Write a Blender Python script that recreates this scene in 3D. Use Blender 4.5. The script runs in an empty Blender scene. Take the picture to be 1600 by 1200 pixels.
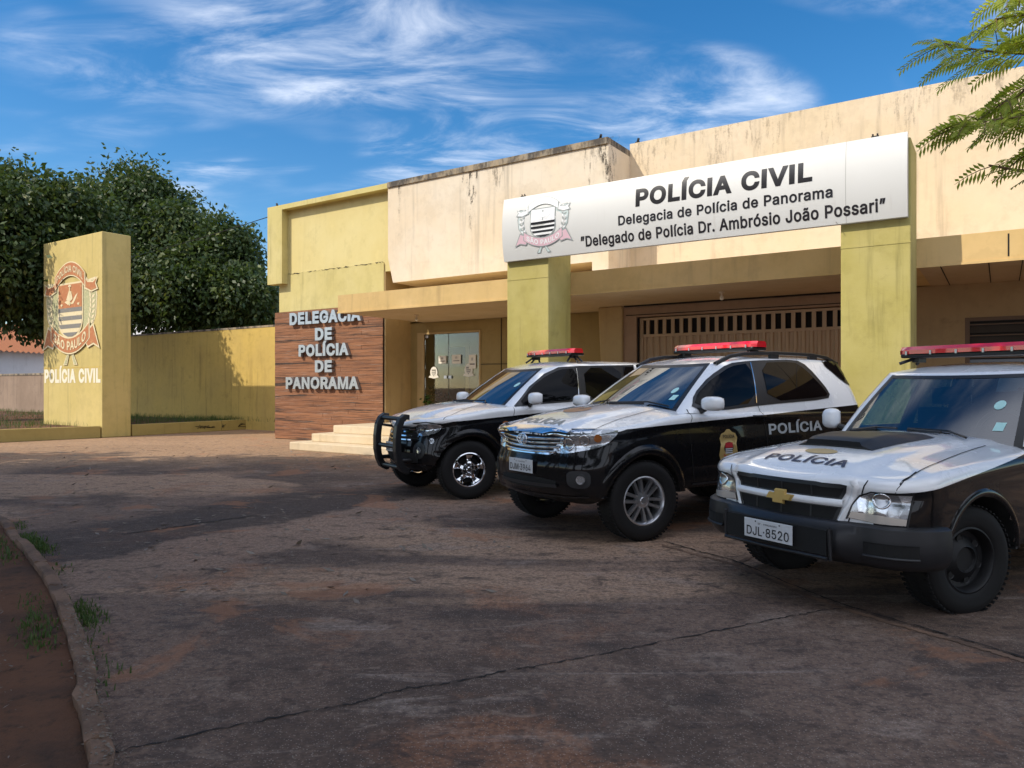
import bpy, bmesh, math, random
import numpy as np
from mathutils import Vector, Matrix
from mathutils.bvhtree import BVHTree

random.seed(7); RNG = np.random.default_rng(7)
C = bpy.context.scene.collection
rad = math.radians

# ------------------------------------------------------------------ camera, sky, sun, exposure
scn = bpy.context.scene
CAM_H = 1.47
cd = bpy.data.cameras.new('camera'); cam = bpy.data.objects.new('camera', cd); C.objects.link(cam)
cd.sensor_width = 36.0; cd.lens = 36.0 * 1150 / 1600; cd.shift_y = 4 / 1600
cd.clip_start = 0.05; cd.clip_end = 2000
cam.location = (0, 0, CAM_H); cam.rotation_euler = (rad(90), 0, 0)
scn.camera = cam
scn.view_settings.view_transform = 'Standard'; scn.view_settings.look = 'None'
scn.view_settings.exposure = 0.85; scn.view_settings.gamma = 1.0
try: scn.view_settings.use_curve_mapping = False
except Exception: pass
scn.cycles.max_bounces = 8; scn.cycles.transparent_max_bounces = 12
scn.cycles.use_denoising = True

SUN_EL = 43.0
SUN_AZ = math.atan2(-1.053, -0.5)            # measured from +Y towards +X
sd = Vector((math.sin(SUN_AZ) * math.cos(rad(SUN_EL)), math.cos(SUN_AZ) * math.cos(rad(SUN_EL)), math.sin(rad(SUN_EL))))
ld = bpy.data.lights.new('sun', 'SUN'); ld.energy = 2.35; ld.angle = rad(0.5); ld.color = (1.0, 0.90, 0.74)
sun = bpy.data.objects.new('sun', ld); C.objects.link(sun)
sun.rotation_euler = sd.to_track_quat('Z', 'Y').to_euler(); sun.location = sd * 60

world = bpy.data.worlds.new('World'); scn.world = world; world.use_nodes = True
wn = world.node_tree; wn.nodes.clear()
def wnode(t, **k):
    n = wn.nodes.new(t)
    for a, b in k.items(): setattr(n, a, b)
    return n
wout = wnode('ShaderNodeOutputWorld'); wbg = wnode('ShaderNodeBackground'); wbg.inputs['Strength'].default_value = 0.088
sky = wnode('ShaderNodeTexSky', sky_type='NISHITA', sun_disc=False, sun_elevation=rad(SUN_EL), sun_rotation=SUN_AZ % (2 * math.pi))
sky.air_density = 1.0; sky.dust_density = 0.3; sky.ozone_density = 2.0
hsv = wnode('ShaderNodeHueSaturation'); hsv.inputs['Saturation'].default_value = 1.40; hsv.inputs['Value'].default_value = 1.0
wn.links.new(sky.outputs[0], hsv.inputs['Color'])
tc = wnode('ShaderNodeTexCoord')
# wispy clouds: noise on the view direction flattened onto a high layer
sep = wnode('ShaderNodeSeparateXYZ'); wn.links.new(tc.outputs['Generated'], sep.inputs[0])
zz = wnode('ShaderNodeMath', operation='MAXIMUM'); zz.inputs[1].default_value = 0.02; wn.links.new(sep.outputs['Z'], zz.inputs[0])
za = wnode('ShaderNodeMath', operation='ADD'); za.inputs[1].default_value = 0.14; wn.links.new(zz.outputs[0], za.inputs[0])
dx = wnode('ShaderNodeMath', operation='DIVIDE'); dy = wnode('ShaderNodeMath', operation='DIVIDE')
wn.links.new(sep.outputs['X'], dx.inputs[0]); wn.links.new(za.outputs[0], dx.inputs[1])
wn.links.new(sep.outputs['Y'], dy.inputs[0]); wn.links.new(za.outputs[0], dy.inputs[1])
cmb = wnode('ShaderNodeCombineXYZ'); wn.links.new(dx.outputs[0], cmb.inputs[0]); wn.links.new(dy.outputs[0], cmb.inputs[1])
def cloud(scale, rot, sc, detail, lo, hi, off):
    mp = wnode('ShaderNodeMapping'); mp.inputs['Rotation'].default_value = (0, 0, rad(rot)); mp.inputs['Scale'].default_value = sc
    mp.inputs['Location'].default_value = off
    wn.links.new(cmb.outputs[0], mp.inputs[0])
    nz = wnode('ShaderNodeTexNoise'); nz.inputs['Scale'].default_value = scale; nz.inputs['Detail'].default_value = detail
    nz.inputs['Roughness'].default_value = 0.62; nz.inputs['Distortion'].default_value = 0.7
    wn.links.new(mp.outputs[0], nz.inputs['Vector'])
    mr = wnode('ShaderNodeMapRange'); mr.inputs[1].default_value = lo; mr.inputs[2].default_value = hi; mr.interpolation_type = 'SMOOTHSTEP'
    wn.links.new(nz.outputs[0], mr.inputs[0]); return mr.outputs[0]
c1 = cloud(2.2, 48, (1.0, 2.1, 1), 7, 0.37, 0.82, (6.5, 2.2, 0))
c2 = cloud(0.9, 20, (1.0, 1.2, 1), 3, 0.41, 0.64, (2.61, 0.78, 0))
cm = wnode('ShaderNodeMath', operation='MULTIPLY'); wn.links.new(c1, cm.inputs[0]); wn.links.new(c2, cm.inputs[1])
cs = wnode('ShaderNodeMath', operation='MULTIPLY'); cs.inputs[1].default_value = 0.85; cs.use_clamp = True
wn.links.new(cm.outputs[0], cs.inputs[0])
cmix = wnode('ShaderNodeMixRGB'); cmix.inputs[2].default_value = (7.6, 8.0, 8.8, 1)
wn.links.new(cs.outputs[0], cmix.inputs[0]); wn.links.new(hsv.outputs[0], cmix.inputs[1])
# bright cloud veil added overhead and behind the camera, out of view, as fill light
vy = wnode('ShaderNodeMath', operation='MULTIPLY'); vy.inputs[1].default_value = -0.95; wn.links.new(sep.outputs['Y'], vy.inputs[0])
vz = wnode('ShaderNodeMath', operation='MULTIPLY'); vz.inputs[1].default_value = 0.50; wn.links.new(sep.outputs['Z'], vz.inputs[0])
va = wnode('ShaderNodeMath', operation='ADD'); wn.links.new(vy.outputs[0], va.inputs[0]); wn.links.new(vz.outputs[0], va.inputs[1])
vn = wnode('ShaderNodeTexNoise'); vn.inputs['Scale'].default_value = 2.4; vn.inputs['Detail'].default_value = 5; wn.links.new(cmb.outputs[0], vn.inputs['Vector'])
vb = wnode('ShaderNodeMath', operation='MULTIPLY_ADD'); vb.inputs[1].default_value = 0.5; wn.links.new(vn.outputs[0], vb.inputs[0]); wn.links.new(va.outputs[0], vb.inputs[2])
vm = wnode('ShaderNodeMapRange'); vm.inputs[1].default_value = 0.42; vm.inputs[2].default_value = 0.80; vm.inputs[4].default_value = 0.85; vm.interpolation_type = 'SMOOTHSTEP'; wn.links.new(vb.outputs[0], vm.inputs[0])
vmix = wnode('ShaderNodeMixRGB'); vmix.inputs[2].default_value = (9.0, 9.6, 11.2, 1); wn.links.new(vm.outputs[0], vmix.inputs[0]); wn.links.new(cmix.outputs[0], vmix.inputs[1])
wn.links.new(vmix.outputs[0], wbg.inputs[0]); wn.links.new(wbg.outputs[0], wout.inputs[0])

# ------------------------------------------------------------------ material helpers
MATS = {}
class NT:
    def __init__(s, name):
        s.m = bpy.data.materials.new(name); s.m.use_nodes = True; s.t = s.m.node_tree
        s.b = s.t.nodes['Principled BSDF']; s.out = s.t.nodes['Material Output']; MATS[name] = s.m
        s._tc = None
    def n(s, typ, ins=None, **k):
        nd = s.t.nodes.new(typ)
        for a, b in k.items(): setattr(nd, a, b)
        for a, b in (ins or {}).items(): s.set(nd.inputs[a], b)
        return nd
    def set(s, sock, v):
        if isinstance(v, bpy.types.NodeSocket): s.t.links.new(v, sock)
        else: sock.default_value = v
    def obj(s):
        if not s._tc: s._tc = s.n('ShaderNodeTexCoord')
        return s._tc.outputs['Object']
    def map(s, scale=(1, 1, 1), rot=(0, 0, 0), loc=(0, 0, 0), vec=None):
        return s.n('ShaderNodeMapping', {'Vector': vec or s.obj(), 'Scale': scale, 'Rotation': rot, 'Location': loc}).outputs[0]
    def noise(s, scale, detail=4, rough=.55, vec=None, dist=0.0):
        return s.n('ShaderNodeTexNoise', {'Vector': vec or s.obj(), 'Scale': scale, 'Detail': detail, 'Roughness': rough, 'Distortion': dist}).outputs[0]
    def rng(s, v, a, b, c=0., d=1., smooth=True):
        nd = s.n('ShaderNodeMapRange', {0: v, 1: a, 2: b, 3: c, 4: d})
        if smooth: nd.interpolation_type = 'SMOOTHSTEP'
        return nd.outputs[0]
    def math(s, op, a, b=0., clamp=False):
        nd = s.n('ShaderNodeMath', {0: a, 1: b}, operation=op); nd.use_clamp = clamp; return nd.outputs[0]
    def mix(s, f, a, b, mode='MIX'):
        nd = s.n('ShaderNodeMixRGB', {0: f}, blend_type=mode)
        for i, c in ((1, a), (2, b)):
            s.set(nd.inputs[i], c if isinstance(c, bpy.types.NodeSocket) else (*c[:3], 1))
        return nd.outputs[0]
    def sepz(s, vec=None):
        return s.n('ShaderNodeSeparateXYZ', {0: vec or s.obj()}).outputs
    def bump(s, h, strength=.3, dist=.01):
        b = s.n('ShaderNodeBump', {'Height': h, 'Strength': strength, 'Distance': dist})
        s.t.links.new(b.outputs[0], s.b.inputs['Normal'])
    def base(s, c, rough=.6, metal=0., spec=.5, **k):
        s.set(s.b.inputs['Base Color'], c if isinstance(c, bpy.types.NodeSocket) else (*c[:3], 1))
        s.set(s.b.inputs['Roughness'], rough); s.set(s.b.inputs['Metallic'], metal)
        s.set(s.b.inputs['Specular IOR Level'], spec)
        for a, b in k.items(): s.set(s.b.inputs[a.replace('_', ' ')], b)
        return s.m

def plain(name, c, rough=.6, metal=0., spec=.5, **k):
    return NT(name).base(c, rough, metal, spec, **k)

def stucco(name, c, c2, dirt=(.10, .085, .06), streak=.25, amount=.35, bump=.25, grime=.0):
    t = NT(name)
    big = t.noise(.7, 5, .6); mid = t.noise(4, 6, .65)
    col = t.mix(t.rng(big, .35, .68), c, c2)
    col = t.mix(t.math('MULTIPLY', t.rng(mid, .45, .8), amount), col, [x * .72 for x in c])
    st = t.noise(1.0, 6, .6, t.map((5.5, 5.5, .35)))
    st2 = t.noise(.55, 3, .5, t.map((1, 1, .6), loc=(3, 8, 1)))
    m = t.math('MULTIPLY', t.rng(st, .50, .74), t.rng(st2, .38, .60))
    pt = t.noise(1.7, 7, .7, t.map((1, 1, .8), loc=(9, 2, 4))); col = t.mix(t.rng(pt, .52, .60, 0, .16), col, [x * .62 for x in c]); col = t.mix(t.rng(pt, .42, .34, 0, .22), col, [min(1, x * 1.16 + .02) for x in c])
    col = t.mix(t.math('MULTIPLY', m, streak), col, dirt)
    if grime:
        g = t.noise(2.2, 8, .7, t.map((1, 1, 1.5), loc=(5, 1, 2)))
        col = t.mix(t.math('MULTIPLY', t.rng(g, .56, .74), grime), col, dirt)
    fine = t.noise(60, 3, .6)
    t.bump(t.math('ADD', t.math('MULTIPLY', fine, .5), mid), bump, .006)
    return t.base(col, .85, 0, .25)

M = {}
M['cream'] = stucco('cream_stucco', (.68, .57, .42), (.70, .62, .50), (.20, .18, .15), .40, .30, .3, .18)
M['cream_right'] = stucco('cream_stucco_aged', (.66, .54, .37), (.68, .57, .42), (.20, .17, .13), .45, .30, .3, .18)
M['canopy'] = stucco('ochre_canopy', (.60, .42, .18), (.66, .47, .22), (.15, .10, .06), .35, .25, .3, .04)
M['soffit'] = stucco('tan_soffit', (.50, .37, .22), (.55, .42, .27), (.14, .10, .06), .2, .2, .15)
M['green'] = stucco('olive_yellow_paint', (.55, .47, .19), (.60, .52, .24), (.14, .12, .05), .5, .3, .3, .10)
M['panelgreen'] = stucco('pale_olive_panel', (.62, .52, .23), (.65, .56, .27), (.2, .17, .08), .15, .15, .15)
M['pillar'] = stucco('mossy_yellow_paint', (.40, .345, .105), (.46, .40, .155), (.11, .105, .035), .85, .4, .5, .25)
M['mono'] = stucco('monolith_paint', (.54, .43, .16), (.59, .47, .19), (.20, .16, .07), .55, .35, .3, .12)
M['yellow'] = stucco('yellow_wall_paint', (.59, .42, .12), (.53, .38, .12), (.16, .10, .04), .6, .45, .35, .3)
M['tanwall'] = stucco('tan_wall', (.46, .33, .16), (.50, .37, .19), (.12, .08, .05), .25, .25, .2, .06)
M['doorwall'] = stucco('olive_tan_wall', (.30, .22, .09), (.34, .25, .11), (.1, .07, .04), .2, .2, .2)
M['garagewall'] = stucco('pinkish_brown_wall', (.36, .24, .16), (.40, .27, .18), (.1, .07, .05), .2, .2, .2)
M['steps'] = stucco('cream_steps', (.62, .50, .33), (.66, .55, .40), (.22, .16, .10), .5, .4, .4, .3)
M['plinth'] = stucco('olive_plinth', (.40, .31, .11), (.36, .28, .10), (.07, .055, .03), .3, .3, .4, .25)
M['greywall'] = stucco('weathered_low_wall', (.30, .22, .16), (.25, .18, .13), (.08, .06, .05), .5, .4, .4, .3)
M['white_house'] = stucco('white_house_paint', (.75, .76, .78), (.7, .7, .72), (.3, .3, .3), .2, .1, .1)

t = NT('stained_coping')
nz = t.noise(3.2, 8, .7, t.map((1, 1, .5))); n2 = t.noise(14, 6, .7, t.map((1, 1, .25)))
col = t.mix(t.rng(nz, .38, .6), (.36, .29, .2), (.085, .075, .065)); col = t.mix(t.rng(n2, .5, .7), col, (.3, .27, .22))
t.bump(n2, .4, .01); M['coping'] = t.base(col, .9, 0, .2)

t = NT('weathered_timber')
sx = t.sepz(); rowv = t.math('MULTIPLY', sx[2], 1 / .093)
row = t.math('FLOOR', rowv)
wv = t.n('ShaderNodeCombineXYZ', {0: t.math('MULTIPLY', sx[0], .42), 1: t.math('MULTIPLY', row, 7.13), 2: t.math('MULTIPLY', sx[2], 26)}).outputs[0]
gr = t.noise(2.4, 8, .7, wv)
wr = t.n('ShaderNodeTexWhiteNoise', {'Vector': t.n('ShaderNodeCombineXYZ', {0: t.math('FLOOR', t.math('ADD', t.math('MULTIPLY', sx[0], .4), t.math('MULTIPLY', row, .37))), 1: row}).outputs[0]}).outputs[0]
col = t.mix(wr, (.32, .145, .07), (.25, .11, .055))
col = t.mix(t.rng(gr, .46, .62), col, (.12, .058, .036))
wk = t.noise(1.3, 4, .6, t.n('ShaderNodeCombineXYZ', {0: t.math('MULTIPLY', sx[0], .33), 1: t.math('MULTIPLY', row, 3.1), 2: t.math('MULTIPLY', sx[2], 8)}).outputs[0])
col = t.mix(t.math('MULTIPLY', t.rng(wk, .52, .62), t.rng(gr, .38, .52)), col, (.035, .024, .02))
col = t.mix(t.math('MULTIPLY', t.rng(t.noise(3.5, 6, .7, wv), .56, .68), .7), col, (.42, .34, .28))
t.bump(gr, .4, .006); M['timber'] = t.base(col, .75, 0, .3)

t = NT('brushed_steel_letters')
g = t.noise(3, 4, .5, t.map((1, 1, 6)))
M['steel'] = t.base(t.mix(g, (.42, .43, .45), (.62, .63, .64)), .32, .8, .5)

t = NT('sign_sheet')
g = t.noise(1.2, 3, .5); st = t.noise(2.2, 5, .6, t.map((4, 4, .3)))
col = t.mix(t.rng(st, .6, .85, 0, .35), t.mix(g, (.58, .59, .58), (.64, .65, .64)), (.42, .40, .36))
M['sign'] = t.base(col, .48, .05, .4)
M['signtext'] = plain('sign_vinyl_black', (.018, .018, .022), .22, 0, .6)
M['silvertext'] = plain('sign_vinyl_silver', (.75, .76, .78), .2, .6, .5)
M['dark'] = plain('dark_recess', (.012, .010, .009), .9)
M['darkmetal'] = plain('dark_metal', (.03, .028, .026), .45, .3)
M['white'] = plain('white_paint_matt', (.78, .78, .76), .6)

t = NT('emblem_red'); g = t.noise(9, 6, .7)
M['e_red'] = t.base(t.mix(t.rng(g, .5, .75), (.46, .19, .09), (.56, .36, .16)), .8, 0, .2)
t = NT('emblem_cream'); M['e_cream'] = t.base(t.mix(t.rng(t.noise(9, 6, .7), .5, .8), (.72, .62, .40), (.6, .48, .22)), .8, 0, .2)
t = NT('emblem_grey'); M['e_grey'] = t.base(t.mix(t.rng(t.noise(9, 6, .7), .5, .8), (.22, .215, .20), (.36, .33, .22)), .8, 0, .2)
t = NT('emblem_sage'); M['e_sage'] = t.base(t.mix(t.rng(t.noise(14, 6, .7), .45, .7), (.42, .42, .24), (.58, .52, .3)), .8, 0, .2)
M['e_white'] = plain('emblem_white', (.8, .78, .7), .7)
M['s_line'] = plain('emblem_outline', (.30, .34, .34), .5)
M['s_pink'] = plain('emblem_pink', (.66, .45, .52), .5)
M['s_teal'] = plain('emblem_teal', (.22, .42, .44), .5)
M['s_white'] = plain('emblem_pale', (.78, .8, .82), .4)

# asphalt lot: dark worn film, dusty tan patches, red soil wash
t = NT('worn_asphalt')
a = t.noise(.32, 6, .62, t.map((1, 1, 1), (0, 0, rad(24))), .6)
b = t.noise(.16, 5, .6, t.map((.6, 1.5, 1), (0, 0, rad(-33)), (7, 2, 0)), .8)
c_ = t.noise(1.6, 7, .68, t.map((.7, 1.3, 1), (0, 0, rad(20))), .4)
f1 = t.noise(38, 4, .7); f2 = t.noise(170, 2, .6)
col = t.mix(t.rng(a, .44, .56), (.125, .082, .060), (.23, .15, .108))
col = t.mix(t.math('MULTIPLY', t.rng(b, .50, .56), .9), col, (.46, .295, .19))
rs = t.noise(.42, 6, .65, t.map((1, 1, 1), loc=(11, 4, 0)), .5)
col = t.mix(t.math('MULTIPLY', t.rng(rs, .55, .64), .65), col, (.34, .15, .075))
col = t.mix(t.math('MULTIPLY', t.rng(c_, .54, .66), .6), col, (.36, .27, .215))
col = t.mix(t.math('MULTIPLY', t.rng(c_, .45, .33), .65), col, (.05, .036, .030))
sc_ = t.noise(1.1, 8, .7, t.map((.25, 2.2, 1), (0, 0, rad(-38)), (2, 9, 0)), 1.2)
col = t.mix(t.math('MULTIPLY', t.rng(sc_, .58, .68), .6), col, (.40, .32, .27))
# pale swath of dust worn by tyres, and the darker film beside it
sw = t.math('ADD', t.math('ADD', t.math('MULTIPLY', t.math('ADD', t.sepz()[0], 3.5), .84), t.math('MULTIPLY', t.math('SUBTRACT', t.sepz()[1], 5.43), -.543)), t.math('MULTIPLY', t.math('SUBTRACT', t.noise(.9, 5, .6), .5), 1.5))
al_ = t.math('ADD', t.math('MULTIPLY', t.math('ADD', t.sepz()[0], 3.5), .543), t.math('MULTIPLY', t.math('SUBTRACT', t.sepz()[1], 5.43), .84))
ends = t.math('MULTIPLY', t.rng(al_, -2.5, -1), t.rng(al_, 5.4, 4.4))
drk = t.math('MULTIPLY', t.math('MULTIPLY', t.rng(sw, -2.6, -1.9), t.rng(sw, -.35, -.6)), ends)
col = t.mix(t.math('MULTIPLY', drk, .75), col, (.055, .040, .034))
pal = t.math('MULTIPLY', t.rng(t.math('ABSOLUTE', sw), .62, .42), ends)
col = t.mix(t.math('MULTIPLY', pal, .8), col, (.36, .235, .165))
# far part of the lot is dusty red earth washed over the paving
sy = t.sepz(); far = t.rng(t.math('ADD', sy[1], t.math('MULTIPLY', t.math('SUBTRACT', a, .5), 10)), 11.5, 16.5)
col = t.mix(t.math('MULTIPLY', far, .8), col, (.50, .31, .17))
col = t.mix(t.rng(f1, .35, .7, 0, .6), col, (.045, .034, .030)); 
vor = t.n('ShaderNodeTexVoronoi', {'Vector': t.obj(), 'Scale': 70., 'Randomness': 1.}).outputs['Distance']
col = t.mix(t.math('MULTIPLY', t.rng(vor, .26, .14), .5), col, (.50, .42, .36))
mo = t.noise(4.5, 7, .72, t.map((.8, 1.25, 1), (0, 0, rad(24)), (4, 4, 0)), .5); mo2 = t.noise(13, 5, .7)
col = t.mix(t.rng(mo, .56, .70, 0, .5), col, (.34, .255, .20)); col = t.mix(t.rng(mo, .46, .34, 0, .7), col, (.045, .032, .028))
col = t.mix(t.rng(mo2, .52, .36, 0, .45), col, (.05, .036, .032)); col = t.mix(t.rng(mo2, .58, .72, 0, .35), col, (.38, .29, .24))
rs2 = t.noise(.75, 7, .68, t.map(loc=(21, 13, 0)), .6); col = t.mix(t.rng(rs2, .57, .64, 0, .45), col, (.36, .155, .075))
t.bump(t.math('ADD', t.math('ADD', f1, f2), t.math('MULTIPLY', vor, -.6)), .55, .012)
M['asphalt'] = t.base(col, t.rng(c_, .3, .7, .78, .95), 0, .3)

t = NT('red_soil')
a = t.noise(1.1, 7, .65); b = t.noise(9, 6, .7); f1 = t.noise(60, 4, .7)
col = t.mix(t.rng(a, .4, .65), (.17, .083, .048), (.085, .052, .038)); col = t.mix(t.rng(b, .5, .75), col, (.05, .036, .028))
t.bump(t.math('ADD', b, t.math('MULTIPLY', f1, .4)), .8, .04); M['soil'] = t.base(col, .95, 0, .15)

t = NT('weathered_kerb')
a = t.noise(3, 6, .65); f1 = t.noise(45, 4, .7)
col = t.mix(t.rng(a, .38, .64), (.25, .155, .105), (.13, .085, .062)); col = t.mix(t.rng(f1, .5, .75, 0, .4), col, (.06, .05, .045))
t.bump(t.math('ADD', a, f1), .5, .015); M['kerb'] = t.base(col, .9, 0, .2)

def leafmat(name, c1, c2, c3, trans=.35, rough=.5):
    t = NT(name)
    r = t.n('ShaderNodeNewGeometry').outputs['Random Per Island']
    rp = t.n('ShaderNodeValToRGB', {0: r}); e = rp.color_ramp.elements
    e[0].color = (*c1, 1); e[1].color = (*c2, 1); x = e.new(.88); x.color = (*c2, 1); e[2].position = 1.0; e[2].color = (*c3, 1)
    t.base(rp.outputs[0], rough, 0, .45)
    tr = t.n('ShaderNodeBsdfTranslucent', {'Color': t.mix(.5, rp.outputs[0], (c2[0] * 2.2, c2[1] * 2.0, c2[2] * .9))})
    mx = t.n('ShaderNodeMixShader', {0: trans, 1: t.b.outputs[0], 2: tr.outputs[0]})
    t.t.links.new(mx.outputs[0], t.out.inputs['Surface']); return t.m
M['mango'] = leafmat('mango_leaf', (.028, .054, .015), (.050, .085, .021), (.12, .15, .035), .28, .52)
M['mango_pale'] = leafmat('mango_leaf_pale', (.05, .08, .02), (.09, .125, .033), (.18, .18, .05), .3, .5)
M['frond'] = leafmat('flame_tree_leaflet', (.22, .30, .045), (.36, .43, .075), (.50, .46, .12), .5, .6)
M['grass'] = leafmat('grass_blade', (.045, .085, .018), (.07, .125, .03), (.16, .14, .05), .3, .6)
M['dryleaf'] = leafmat('dry_leaf', (.16, .13, .10), (.22, .19, .16), (.10, .05, .03), .05, .8)
M['plantleaf'] = leafmat('pot_plant_leaf', (.03, .075, .015), (.05, .11, .02), (.08, .13, .03), .3, .4)
t = NT('bark'); g = t.noise(5, 7, .7, t.map((3, 3, .6)))
t.bump(g, .8, .03); M['bark'] = t.base(t.mix(t.rng(g, .35, .65), (.05, .038, .028), (.13, .10, .075)), .9, 0, .2)
t = NT('twig'); M['twig'] = t.base((.16, .10, .05), .8)

# ------------------------------------------------------------------ mesh helpers
def link(name, me, parent=None):
    o = bpy.data.objects.new(name, me); C.objects.link(o)
    if parent: o.parent = parent
    return o
def empty(name, label, cat, loc=(0, 0, 0), rz=0., group=None):
    o = link(name, None); o.location = loc; o.rotation_euler = (0, 0, rz); o.empty_display_size = .2
    tag(o, label, cat, group); return o
def tag(o, label=None, cat=None, group=None, kind=None):
    if label: o['label'] = label
    if cat: o['category'] = cat
    if group: o['group'] = group
    if kind: o['kind'] = kind
    return o

class MB:
    def __init__(s): s.v = []; s.f = []; s.m = []
    def add(s, vs, fs, mi=0):
        k = len(s.v); s.v += [tuple(p) for p in vs]; s.f += [tuple(i + k for i in f) for f in fs]; s.m += [mi] * len(fs)
    def box(s, x0, x1, y0, y1, z0, z1, mi=0):
        s.add([(x0, y0, z0), (x1, y0, z0), (x1, y1, z0), (x0, y1, z0), (x0, y0, z1), (x1, y0, z1), (x1, y1, z1), (x0, y1, z1)],
              [(0, 3, 2, 1), (4, 5, 6, 7), (0, 1, 5, 4), (1, 2, 6, 5), (2, 3, 7, 6), (3, 0, 4, 7)], mi)
    def prism(s, poly, y0, y1, mi=0):            # polygon in (x,z), extruded along y
        n = len(poly); A = sum(poly[i][0] * poly[(i + 1) % n][1] - poly[(i + 1) % n][0] * poly[i][1] for i in range(n))
        if A < 0: poly = poly[::-1]
        s.add([(x, y0, z) for x, z in poly] + [(x, y1, z) for x, z in poly],
              [tuple(range(n)), tuple(range(2 * n - 1, n - 1, -1))] + [(i, i + n, (i + 1) % n + n, (i + 1) % n) for i in range(n)], mi)
    def flat(s, poly, y, mi=0):                  # polygon in (x,z) facing -y
        n = len(poly); A = sum(poly[i][0] * poly[(i + 1) % n][1] - poly[(i + 1) % n][0] * poly[i][1] for i in range(n))
        if A < 0: poly = poly[::-1]
        s.add([(x, y, z) for x, z in poly], [tuple(range(n))], mi)
    def grid(s, rows, mi=0, loop=False):
        n = len(rows[0]); vs = [p for r in rows for p in r]; fs = []
        for i in range(len(rows) - 1):
            for j in range(n if loop else n - 1):
                q = (j + 1) % n; fs.append((i * n + j, i * n + q, (i + 1) * n + q, (i + 1) * n + j))
        s.add(vs, fs, mi)
    def tube(s, pts, r, n=8, mi=0, cap=True):
        pts = [Vector(p) for p in pts]; rr = r if isinstance(r, (list, tuple)) else [r] * len(pts)
        rows = []; up = None
        for i, p in enumerate(pts):
            d = (pts[min(i + 1, len(pts) - 1)] - pts[max(i - 1, 0)]).normalized()
            if up is None: up = Vector((0, 0, 1)) if abs(d.z) < .9 else Vector((1, 0, 0))
            a = d.cross(up).normalized(); b = a.cross(d).normalized(); up = b
            rows.append([p + (a * math.cos(2 * math.pi * k / n) + b * math.sin(2 * math.pi * k / n)) * rr[i] for k in range(n)])
        s.grid(rows, mi, True)
        if cap:
            s.add(rows[0], [tuple(range(n))], mi); s.add(rows[-1], [tuple(range(n - 1, -1, -1))], mi)
    def lathe(s, prof, origin, axis='y', n=40, mi=0):    # prof: (r, h) pairs
        rows = []
        for r, h in prof:
            row = []
            for k in range(n):
                a = 2 * math.pi * k / n; c, q = r * math.cos(a), r * math.sin(a)
                p = {'y': (c, h, q), 'z': (c, q, h), 'x': (h, c, q)}[axis]
                row.append(tuple(o + w for o, w in zip(origin, p)))
            rows.append(row)
        s.grid(rows, mi, True)
    def build(s, name, mats, parent=None, smooth=False, auto=None):
        me = bpy.data.meshes.new(name); me.from_pydata(s.v, [], s.f)
        mats = mats if isinstance(mats, (list, tuple)) else [mats]
        for x in mats: me.materials.append(x)
        if any(s.m): me.polygons.foreach_set('material_index', s.m)
        me.validate(); me.update()
        if smooth: 
            me.polygons.foreach_set('use_smooth', [True] * len(me.polygons))
            if auto is not None: me.set_sharp_from_angle(angle=rad(auto))
        return link(name, me, parent)

def bevel(o, w=.01, seg=2):
    m = o.modifiers.new('bevel', 'BEVEL'); m.width = w; m.segments = seg; m.limit_method = 'ANGLE'; m.angle_limit = rad(40); return o

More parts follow.
